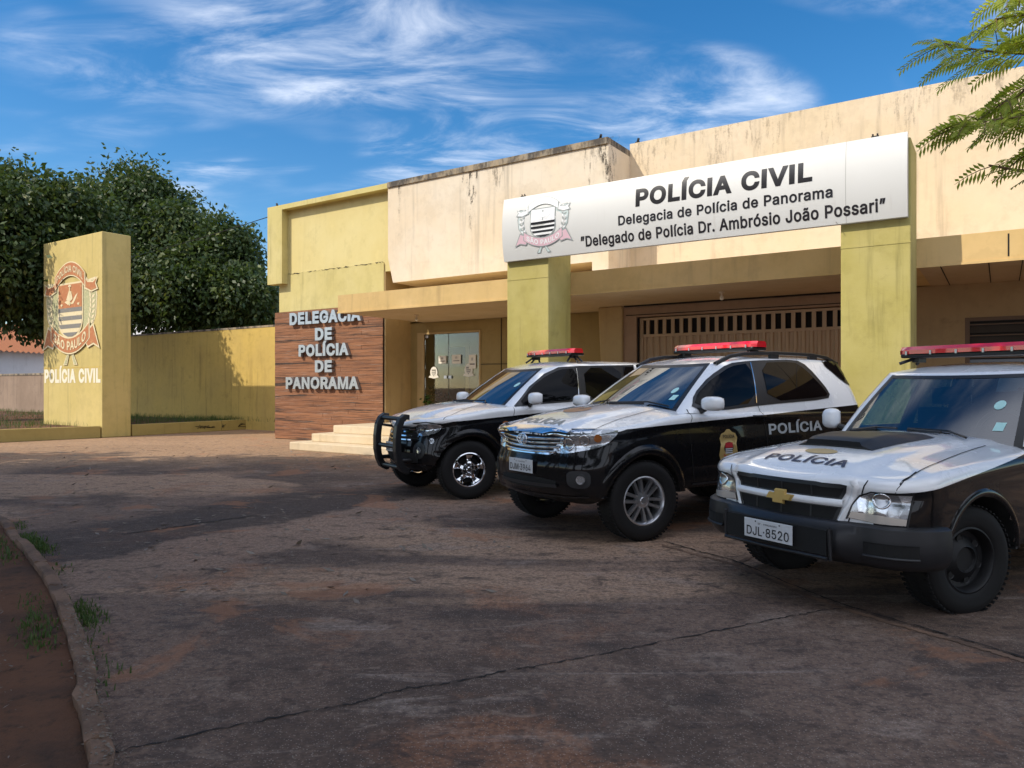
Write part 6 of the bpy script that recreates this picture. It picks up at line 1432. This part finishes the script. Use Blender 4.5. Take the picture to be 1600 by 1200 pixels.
for sg in (1, -1):
    pts = [(-1.30, .60, 1.715), (-1.52, .61, 1.80), (-1.75, .615, 1.835), (-2.3, .62, 1.855), (-3.0, .615, 1.85), (-3.30, .61, 1.825), (-3.55, .60, 1.755)]
    mb = MB(); rows = []
    L_ = [Vector(p) for p in pts]
    for i, p in enumerate(L_):
        t_ = (L_[min(i + 1, 6)] - L_[max(i - 1, 0)]).normalized(); up = t_.cross(Vector((0, 1, 0))).normalized(); up = up if up.z > 0 else -up
        rows.append([(p.x, sg * (p.y + dy_), 0) if False else tuple(Vector((p.x, sg * (p.y + dy_), p.z)) + up * dz_) for dy_, dz_ in ((-.022, -.018), (.022, -.018), (.022, .014), (.010, .022), (-.010, .022), (-.022, .014))])
    mb.grid(rows, 0, True)
    for x in (-2.28, -3.02): mb.box(x - .07, x + .07, sg * .615 - .02, sg * .615 + .02, 1.76, 1.85)
    mb.build('roof_rail', V_['plastic'], F.root, True, 40)
F.lightbar(-2.05, 1.905, 1.26, [(.10, .05, .04), (-.10, .05, .04)])
mb = MB(); e = F.cast(-2.46, .80, 'T')[0] if F.cast(-2.46, .80, 'T') else Vector((-2.46, .84, 1.2)); mb.tube([(-2.46, .80, 1.26), (-2.47, .78, 1.9)], [.004, .0015], 5); mb.build('antenna', V_['trim'], F.root)
for x in (0, -2.75):
    for sg in (1, -1): F.wheel(x, sg, .385, .265, .232, 'twin', rad(-9) if x == 0 else 0)

# ---- far vehicle: SUV with bull bar
B = Car('police_suv', 'black and white police SUV with a black bull bar, parked nearest the entrance steps', 'police car', (-.52, 9.58), 57, .88, 0.,
    paint('bullbar_suv_paint', (1.035, -.065), .25, .17), dict(
    xf=.68, xr=-3.95, hw=.885, rx=.55, ry=.46, bow=.12, wb=2.80, wr=.385, arch=.45, fillet=.06, track=-.01,
    hood=[(-3.95, 1.16), (-.9, 1.24), (-.45, 1.245), (0, 1.20), (.3, 1.135), (.52, 1.05), (.70, .95)], bulge=(.02, .42, -.6, .6),
    drop=[(-3.9, .03), (-.9, .05), (0, .08), (.4, .07), (.78, .03)],
    ps=[(.40, -.05), (.48, -.015), (.6, 0), (.85, .005), (1.0, -.004), (1.2, -.03)],
    pf=[(.34, -.18), (.40, -.06), (.46, .0), (.58, .02), (.68, .01), (.82, -.02), (.92, -.06), (1.02, -.1)], zb=(.46, .34, .5),
    gh=dict(base=(-.36, -3.97, .85, .20, .18, .2, .2, .2, .04), roof=(-1.28, -3.8, .64, .16, .14, .12, .2, .2, .04),
            zb=[(-3.97, 1.13), (-.3, 1.14)], zr=[(-3.8, 1.80), (-3.0, 1.81), (-2.0, 1.80), (-1.4, 1.74), (-1.15, 1.70)], crown=.06, bulge=.03)))
c1_ = lambda *p: [(580 + x / 3.81, 520 + y / 3.81) for x, y in p]
B.patch('window_trim', B.pix(c1_((858, 442), (940, 322), (1030, 245), (1112, 206), (1240, 198), (1560, 192), (1570, 398), (1230, 408), (1000, 425)), 'L') , 'L', V_['trim'], .007)
B.patch('side_window', B.pix(c1_((875, 430), (952, 328), (1040, 258), (1120, 220), (1214, 213), (1226, 398), (1000, 414)), 'L'), 'L', V_['sideglass'], .012, soft=1)
B.patch('side_window', B.pix(c1_((1258, 211), (1478, 206), (1490, 388), (1280, 394)), 'L'), 'L', V_['sideglass'], .012, soft=1)
B.patch('side_window', B.pix(c1_((1496, 206), (1560, 205), (1565, 385), (1505, 388)), 'L'), 'L', V_['sideglass'], .012, soft=0)
B.strip('door_pillar_trim', B.pix(c1_((1218, 213), (1232, 398)), 'L'), 'L', .010, V_['chrome'], .016)
for o in B.patch('headlamp', B.pix(c1_((262, 548), (330, 540), (432, 548), (402, 592), (318, 620), (272, 608)), 50), 50, V_['lamp'], .008, .03, soft=1): pass
B.strip('headlamp_brow', B.pix(c1_((250, 540), (330, 534), (438, 542)), 50), 50, .012, V_['trim'], .01)
g = B.patch('grille', [(-.46, .93), (.46, .93), (.42, .74), (-.42, .74)], 'F', V_['gap'], .005, .04, mirror=False, soft=1)[0]
for k in range(4): B.strip('slat', [(-.44, .915 - k * .05), (.44, .915 - k * .05)], 'F', .016, V_['chrome'], .02, g, False)
cc = B.pix(c1_((362, 645)), 45)[0]; B.patch('indicator_lens', disc(*cc, .035), 45, V_['lamp'], .008)
cc = B.pix(c1_((285, 700)), 35)[0]; B.patch('fog_recess', disc(*cc, .11), 35, V_['plastic'], .005); B.patch('fog_lamp', disc(*cc, .04), 35, V_['lamp'], .010); B.ring('fog_ring', *cc, .055, .012, 35, V_['trim'], .012, mirror=True)
B.patch('air_intake', [(-.5, .60), (.5, .60), (.45, .47), (-.45, .47)], 'F', V_['gap'], .006, .04, mirror=False)
cc = B.pix(c1_((800, 535)), 'L')[0]; B.patch('side_repeater', disc(*cc, .03, 12, 1.6, .7), 'L', V_['amber'], .008)
B.strip('panel_gap', B.pix(c1_((430, 535), (480, 490), (600, 440), (720, 415), (800, 410)), 'T'), 'T', .007, V_['gap'])
B.strip('panel_gap', B.pix(c1_((848, 445), (846, 500), (850, 600)), 'L'), 'L', .007, V_['gap'])
B.mirror(-.90, 1.01, 1.31, .15, .20, .165, V_['white'])
B.wipers([[(-.5, 1.23), (-.2, 1.265), (.05, 1.25)], [(.05, 1.25), (.3, 1.255), (.55, 1.22)]])
B.patch('windscreen_sticker', disc(*B.pix(c1_((870, 312)), 'F')[0], .03, 14), 'F', V_['sticker'], .009, .03, mirror=False)
B.lightbar(-1.97, 1.955, 1.22, [(.16, .06, .09), (-.12, .06, .09), (.02, .12, .10)])
for x in (0, -2.80):
    for sg in (1, -1): B.wheel(x, sg, .385, .27, .222, 'five', rad(-12) if x == 0 else 0)
B.plate(0, .66, .735, 'DJL·3611')
bb = MB()
for sg in (1, -1):
    out = [(.80, 1.10), (.90, 1.11), (1.00, 1.06), (1.07, .96), (1.10, .80), (1.10, .62), (1.06, .48), (.98, .37), (.86, .32), (.80, .33)]
    inn = [(.80, .40), (.87, .41), (.94, .47), (.985, .56), (1.0, .66), (1.0, .80), (.975, .93), (.92, 1.01), (.86, 1.04), (.80, 1.03)]
    out = [(.80 + (x - .80) * .68, z) for x, z in out]; inn = [(.80 + (x - .80) * .60, z) for x, z in inn]; out = [(x - .15, z) for x, z in out]; inn = [(x - .15, z) for x, z in inn]; bb.prism(out + inn, sg * .33 - .05, sg * .33 + .05)
for x, z in ((.74, 1.045), (.80, .68), (.74, .405)): bb.tube([(x, -.33, z), (x, .33, z)], .03, 12)
for sg in (1, -1): bb.tube([(.75, sg * .33, .50), (.45, sg * .33, .50)], .03, 8); bb.tube([(.75, sg * .33, .95), (.45, sg * .33, .90)], .02, 8)
bevel(bb.build('bull_bar', V_['trim'], B.root), .012, 2)

# ---- near vehicle: white fronted crew cab pickup with bonnet scoop
K = Car('police_pickup', 'police pickup with white bonnet, black air scoop and gold emblem, nearest the camera', 'police car', (3.02, 4.74), 59.5, .84, -.02,
    paint('pickup_paint', (.944, -.147), .60, .0, .60), dict(
    xf=.87, xr=-4.35, hw=.86, rx=.30, ry=.30, bow=.10, wb=3.12, wr=.36, arch=.43, fillet=.07, track=-.06,
    hood=[(-4.35, 1.04), (-1.3, 1.09), (-.65, 1.115), (-.2, 1.09), (.35, 1.03), (.62, .965), (.78, .91), (.90, .865)], bulge=(.022, .46, -.95, .86),
    drop=[(-4.3, .02), (-.8, .09), (0, .085), (.6, .055), (.9, .02)],
    ps=[(.36, -.05), (.45, -.01), (.6, 0), (.85, .0), (1.0, -.01), (1.2, -.03)],
    pf=[(.34, -.10), (.42, -.02), (.60, .0), (.72, -.005), (.84, -.03), (.95, -.06)], zb=(.42, .40, .45),
    flare=(.05, .012), hole=True,
    gh=dict(base=(-.55, -2.85, .83, .12, .10, .20, .12, .1, .04), roof=(-1.20, -2.65, .66, .10, .10, .12, .1, .1, .04),
            zb=[(-4, 1.0), (-.3, 1.0)], zr=[(-2.7, 1.635), (-1.9, 1.65), (-1.35, 1.615), (-1.15, 1.595)], crown=.055, bulge=.02)))
c5 = lambda *p: [(1080 + x / 2.5, 500 + y / 2.5) for x, y in p]
c6 = lambda *p: [(1100 + x / 5, 640 + y / 5) for x, y in p]
for o in K.patch('headlamp', K.pix(c5((612, 772), (630, 725), (660, 688), (705, 676), (863, 686), (838, 806), (720, 795)), 25), 25, V_['lamp'], .008, .03): pass
cc = K.pix([(1378, 783)], 25)[0]; K.ring('lamp_ring', cc[0], cc[1] + .002, .052, .013, 25, V_['chrome'], .012, mirror=True); K.patch('lamp_bowl', disc(cc[0], cc[1] + .002, .038), 25, V_['alloy'], .012, .02)
K.patch('indicator_lens', K.pix(c5((616, 770), (628, 748), (740, 764), (842, 780), (838, 804), (720, 794)), 25), 25, plain('clear_indicator', (.62, .58, .52), .15, .3, .5), .012, .03)
K.strip('headlamp_trim', K.pix(c5((608, 776), (630, 722), (660, 684), (705, 671), (868, 680), (844, 810)), 25), 25, .010, V_['trim'], .009)
g = K.patch('grille', [(-.44, .855), (.44, .855), (.41, .765), (-.41, .765)], 'F', V_['gap'], .008, .04, mirror=False)[0]
g2 = K.patch('grille', [(-.41, .725), (.41, .725), (.36, .625), (-.36, .625)], 'F', V_['gap'], .008, .04, mirror=False)[0]
for gg, z0, z1 in ((g, .855, .765), (g2, .725, .625)):
    hwg = .44 if gg is g else .41
    K.strip('grille_edge', [(-hwg, z0), (hwg, z0), (hwg - .04, z1), (-hwg + .04, z1), (-hwg, z0)], 'F', .022, V_['plastic'], .012, gg, False)
    for y in (-.22, 0, .22): K.strip('grille_bar', [(y, z0), (y, z1)], 'F', .012, V_['plastic'], .012, gg, False)
# raised white surround and cross bar
rows = [[] for _ in range(4)]
for y in np.linspace(-.43, .43, 23):
    for q, (dz_, o_) in enumerate(((.026, .006), (.018, .03), (-.016, .03), (-.026, .006))):
        h = K.cast(y, .745 + dz_, 'F')[0]; rows[q].append((h.x + o_, y, .745 + dz_))
mb = MB(); mb.grid(rows); mb.build('grille_crossbar', V_['white'], g, True)
for path in ([(-.47, .90), (-.50, .86), (-.46, .75), (-.40, .612), (-.36, .60), (.36, .60), (.40, .612), (.46, .75), (.50, .86), (.47, .90)],):
    rows = [[], [], []]
    l = []
    for a_, b_ in zip(path[:-1], path[1:]):
        for k in range(8): l.append((a_[0] + (b_[0] - a_[0]) * k / 8, a_[1] + (b_[1] - a_[1]) * k / 8))
    for i, p in enumerate(l):
        t_ = np.array(l[min(i + 1, len(l) - 1)]) - np.array(l[max(i - 1, 0)]); t_ = t_ / (np.linalg.norm(t_) + 1e-9); n_ = np.array((-t_[1], t_[0]))
        for q, (d_, o_) in enumerate(((-.02, .004), (0, .022), (.02, .004))):
            h = K.cast(*(np.array(p) + n_ * d_), 'F'); rows[q].append(tuple(h[0] + Vector((o_, 0, 0))))
    mb = MB(); mb.grid(rows); mb.build('grille_surround', V_['white'], K.root, True)
ex = K.cast(0, .745, 'F')[0].x + .035
bt = [(-.085, .018), (-.035, .018), (-.035, .042), (.045, .042), (.045, .018), (.10, .018), (.08, -.018), (.03, -.018), (.03, -.042), (-.05, -.042), (-.05, -.018), (-.105, -.018)]
mb = MB(); n = len(bt); mb.add([(ex + .012, y, .745 + z) for y, z in bt] + [(ex - .01, y * 1.12, .745 + z * 1.2) for y, z in bt], [tuple(range(n))] + [(i, i + n, (i + 1) % n + n, (i + 1) % n) for i in range(n)])
mb.build('emblem', V_['goldchrome'], g)
# grey plastic bumper standing proud of the body
bm_rows = []
sel = [i for i, p in enumerate(K.L) if p[0] > .40]
idx = [i for i in sel if i > len(K.L) / 2] + [i for i in sel if i <= len(K.L) / 2]
for z, o_ in ((.635, -.02), (.637, .03), (.62, .055), (.56, .06), (.50, .062), (.44, .055), (.40, .035), (.37, -.0), (.38, -.08)):
    bm_rows.append([(K.L[i][0] + K.N[i][0] * (o_ + (.025 if abs(K.L[i][1]) < .48 and .40 < z < .62 else 0)), K.L[i][1] + K.N[i][1] * o_, z) for i in idx])
mb = MB(); mb.grid(bm_rows); bp = mb.build('bumper', V_['plastic'], K.root, True, 50)
bx = max(p[0] for p in bm_rows[4])
mb = MB(); mb.box(bx - .055, bx + .004, -.41, .41, .425, .585); 
mb.build('air_intake', V_['gap'], bp)
mb = MB(); mb.tube([(bx + .01, -.42, .41), (bx + .012, 0, .405), (bx + .01, .42, .41)], .012, 8); mb.tube([(bx - .01, -.43, .40), (bx - .0, -.425, .60)], .012, 6); mb.tube([(bx - .01, .43, .40), (bx - .0, .425, .60)], .012, 6); mb.build('bumper_rib', V_['plastic'], bp, True)
for sg in (1, -1):
    ii = [i for i in range(len(K.L) // 2) if .53 < K.L[i][1] < .80 and K.L[i][0] > .5]; mb = MB(); mb.grid([[(K.L[i][0] + K.N[i][0] * (o_), sg * (K.L[i][1] + K.N[i][1] * o_), z) for i in ii] for z, o_ in ((.535, .067), (.535, .064), (.455, .063))]); mb.build('fog_recess', V_['gap'], bp)
    mb = MB(); mb.tube([(K.L[i][0] + K.N[i][0] * .066, sg * (K.L[i][1] + K.N[i][1] * .066), .45) for i in ii], .010, 6); mb.build('bumper_rib', V_['plastic'], bp, True)
K.plate(-.02, .515, bx + .035, 'DJL·8520', .40, .13, 0)
# bonnet scoop
sc = MB(); rows = []
xs = np.linspace(.32, -.38, 12); ys = np.linspace(-1, 1, 17)
for k, x in enumerate(xs):
    u = k / 11; w = .30 - .0 * u + .03 * u; top = .056 * sstep(-.05, .12, .02 + u) * (1 - .75 * sstep(.35, 1, u)); row = []
    for y in ys:
        yy = y * w; e = sstep(1.0, .72, abs(y)); row.append((x + .10 * (1 - abs(y)) * 0, yy, K.H(x, yy) + .004 + top * e))
    rows.append(row)
sc.grid(rows); sc.add([(rows[0][i][0], rows[0][i][1], K.H(rows[0][i][0], rows[0][i][1]) + .002) for i in range(17)] + rows[0], [(i, i + 1, i + 18, i + 17) for i in range(16)])
so = sc.build('bonnet_scoop', V_['plastic'], K.root, True, 40)
mb = MB(); x = .323; lip = [(y * .29, K.H(x, y * .29) + .014 + .0 * y) for y in np.linspace(-.8, .8, 9)]; upl = [(y * .29, K.H(x, y * .29) + .050) for y in np.linspace(-.72, .72, 9)]
mb.add([(x + .004, a, b) for a, b in lip] + [(x + .004, a, b) for a, b in upl], [(i, i + 1, i + 10, i + 9) for i in range(8)]); mb.build('scoop_mouth', V_['gap'], so)
K.text('bonnet_lettering', 'POLÍCIA', -.32, .34, .68, .10, 'T', V_['bluetext'], .022, .005)
K.patch('bonnet_crest', disc(.46, 0, .08, 14, .7, 1.6), 'T', plain('worn_gold_crest', (.50, .36, .16), .4), .004, .04, mirror=False)
K.strip('panel_gap', K.pix(c5((798, 668), (815, 645), (870, 605), (960, 560), (1060, 520), (1150, 492)), 'T'), 'T', .007, V_['gap'])
K.strip('panel_gap', K.pix([(1432, 738), (1412, 752), (1402, 764), (1398, 774)], 50), 50, .004, V_['gap'])
K.strip('panel_gap', [(-.60, 1.0), (-.62, .8), (-.60, .5)], 'L', .007, V_['gap'])
K.strip('panel_gap', [(.555, .90), (.52, .80), (.47, .68), (.445, .60)], 'F', .008, V_['gap'], .005)
K.mirror(-.92, .93, 1.20, .12, .145, .185, V_['white'])
K.wipers([[(-.62, 1.10), (-.35, 1.135), (-.08, 1.135)], [(-.05, 1.14), (.25, 1.135), (.50, 1.10)]])
K.lightbar(-1.62, 1.77, 1.30, [(.14, .10, .05), (-.10, .08, .05)])
cc = K.pix([(1563, 634)], 'F')[0]; K.patch('windscreen_sticker', disc(*cc, .034, 16), 'F', V_['sticker'], .009, .03, mirror=False)
cc = K.pix([(1562, 668)], 'F')[0]; K.patch('windscreen_sticker', [(cc[0] - .03, cc[1] - .03), (cc[0] + .03, cc[1] - .03), (cc[0] + .03, cc[1] + .03), (cc[0] - .03, cc[1] + .03)], 'F', V_['sticker'], .009, .03, mirror=False)
for x in (0, -3.12):
    for sg in (1, -1): K.wheel(x, sg, .36, .25, .215, 'steel', rad(-12) if x == 0 else 0)
# cabin seen through the windscreen
mb = MB(); mb.box(-1.2, -.88, -.70, .70, .95, 1.105); mb.tube([(-1.13, .36 - .20, 1.10), (-1.07, .36, 1.15), (-1.13, .36 + .20, 1.10)], .05, 8); bevel(mb.build('dashboard', V_['seat'], K.root), .04, 3)
mb = MB(); mb.tube([(-1.23 - .17 * math.sin(a) * .4, .36 + .18 * math.cos(a), 1.13 + .17 * math.sin(a)) for a in np.linspace(0, 2 * math.pi, 33)], .016, 8, cap=False); mb.tube([(-1.23, .20, 1.13), (-1.23, .52, 1.13)], .016, 6); mb.tube([(-1.23, .36, 1.13), (-1.1, .36, 1.08)], .03, 6)
mb.build('steering_wheel', plain('wheel_leather', (.05, .055, .06), .35), K.root, True)
for y in (-.36, .36):
    mb = MB(); mb.box(-1.87, -1.73, y - .24, y + .24, .7, 1.30); mb.box(-1.87, -1.35, y - .25, y + .25, .6, .8); mb.box(-1.87, -1.77, y - .13, y + .13, 1.33, 1.48); mb.tube([(-1.82, y - .06, 1.28), (-1.82, y - .06, 1.36)], .01, 6); bevel(mb.build('front_seat', V_['seat'], K.root), .05, 3)
mb = MB(); mb.box(-2.70, -2.55, -.62, .62, .7, 1.32); bevel(mb.build('rear_seat', V_['seat'], K.root), .05, 3)
mb = MB(); mb.box(-1.30, -1.27, -.13, .13, 1.42, 1.49); mb.tube([(-1.29, 0, 1.48), (-1.34, 0, 1.55)], .01, 6); bevel(mb.build('rear_view_mirror', V_['trim'], K.root), .01, 2)
mb = MB(); mb.tube([(-1.28, .52, 1.63), (-1.30, .52, 2.05)], [.004, .0015], 5); mb.build('antenna', V_['trim'], K.root)
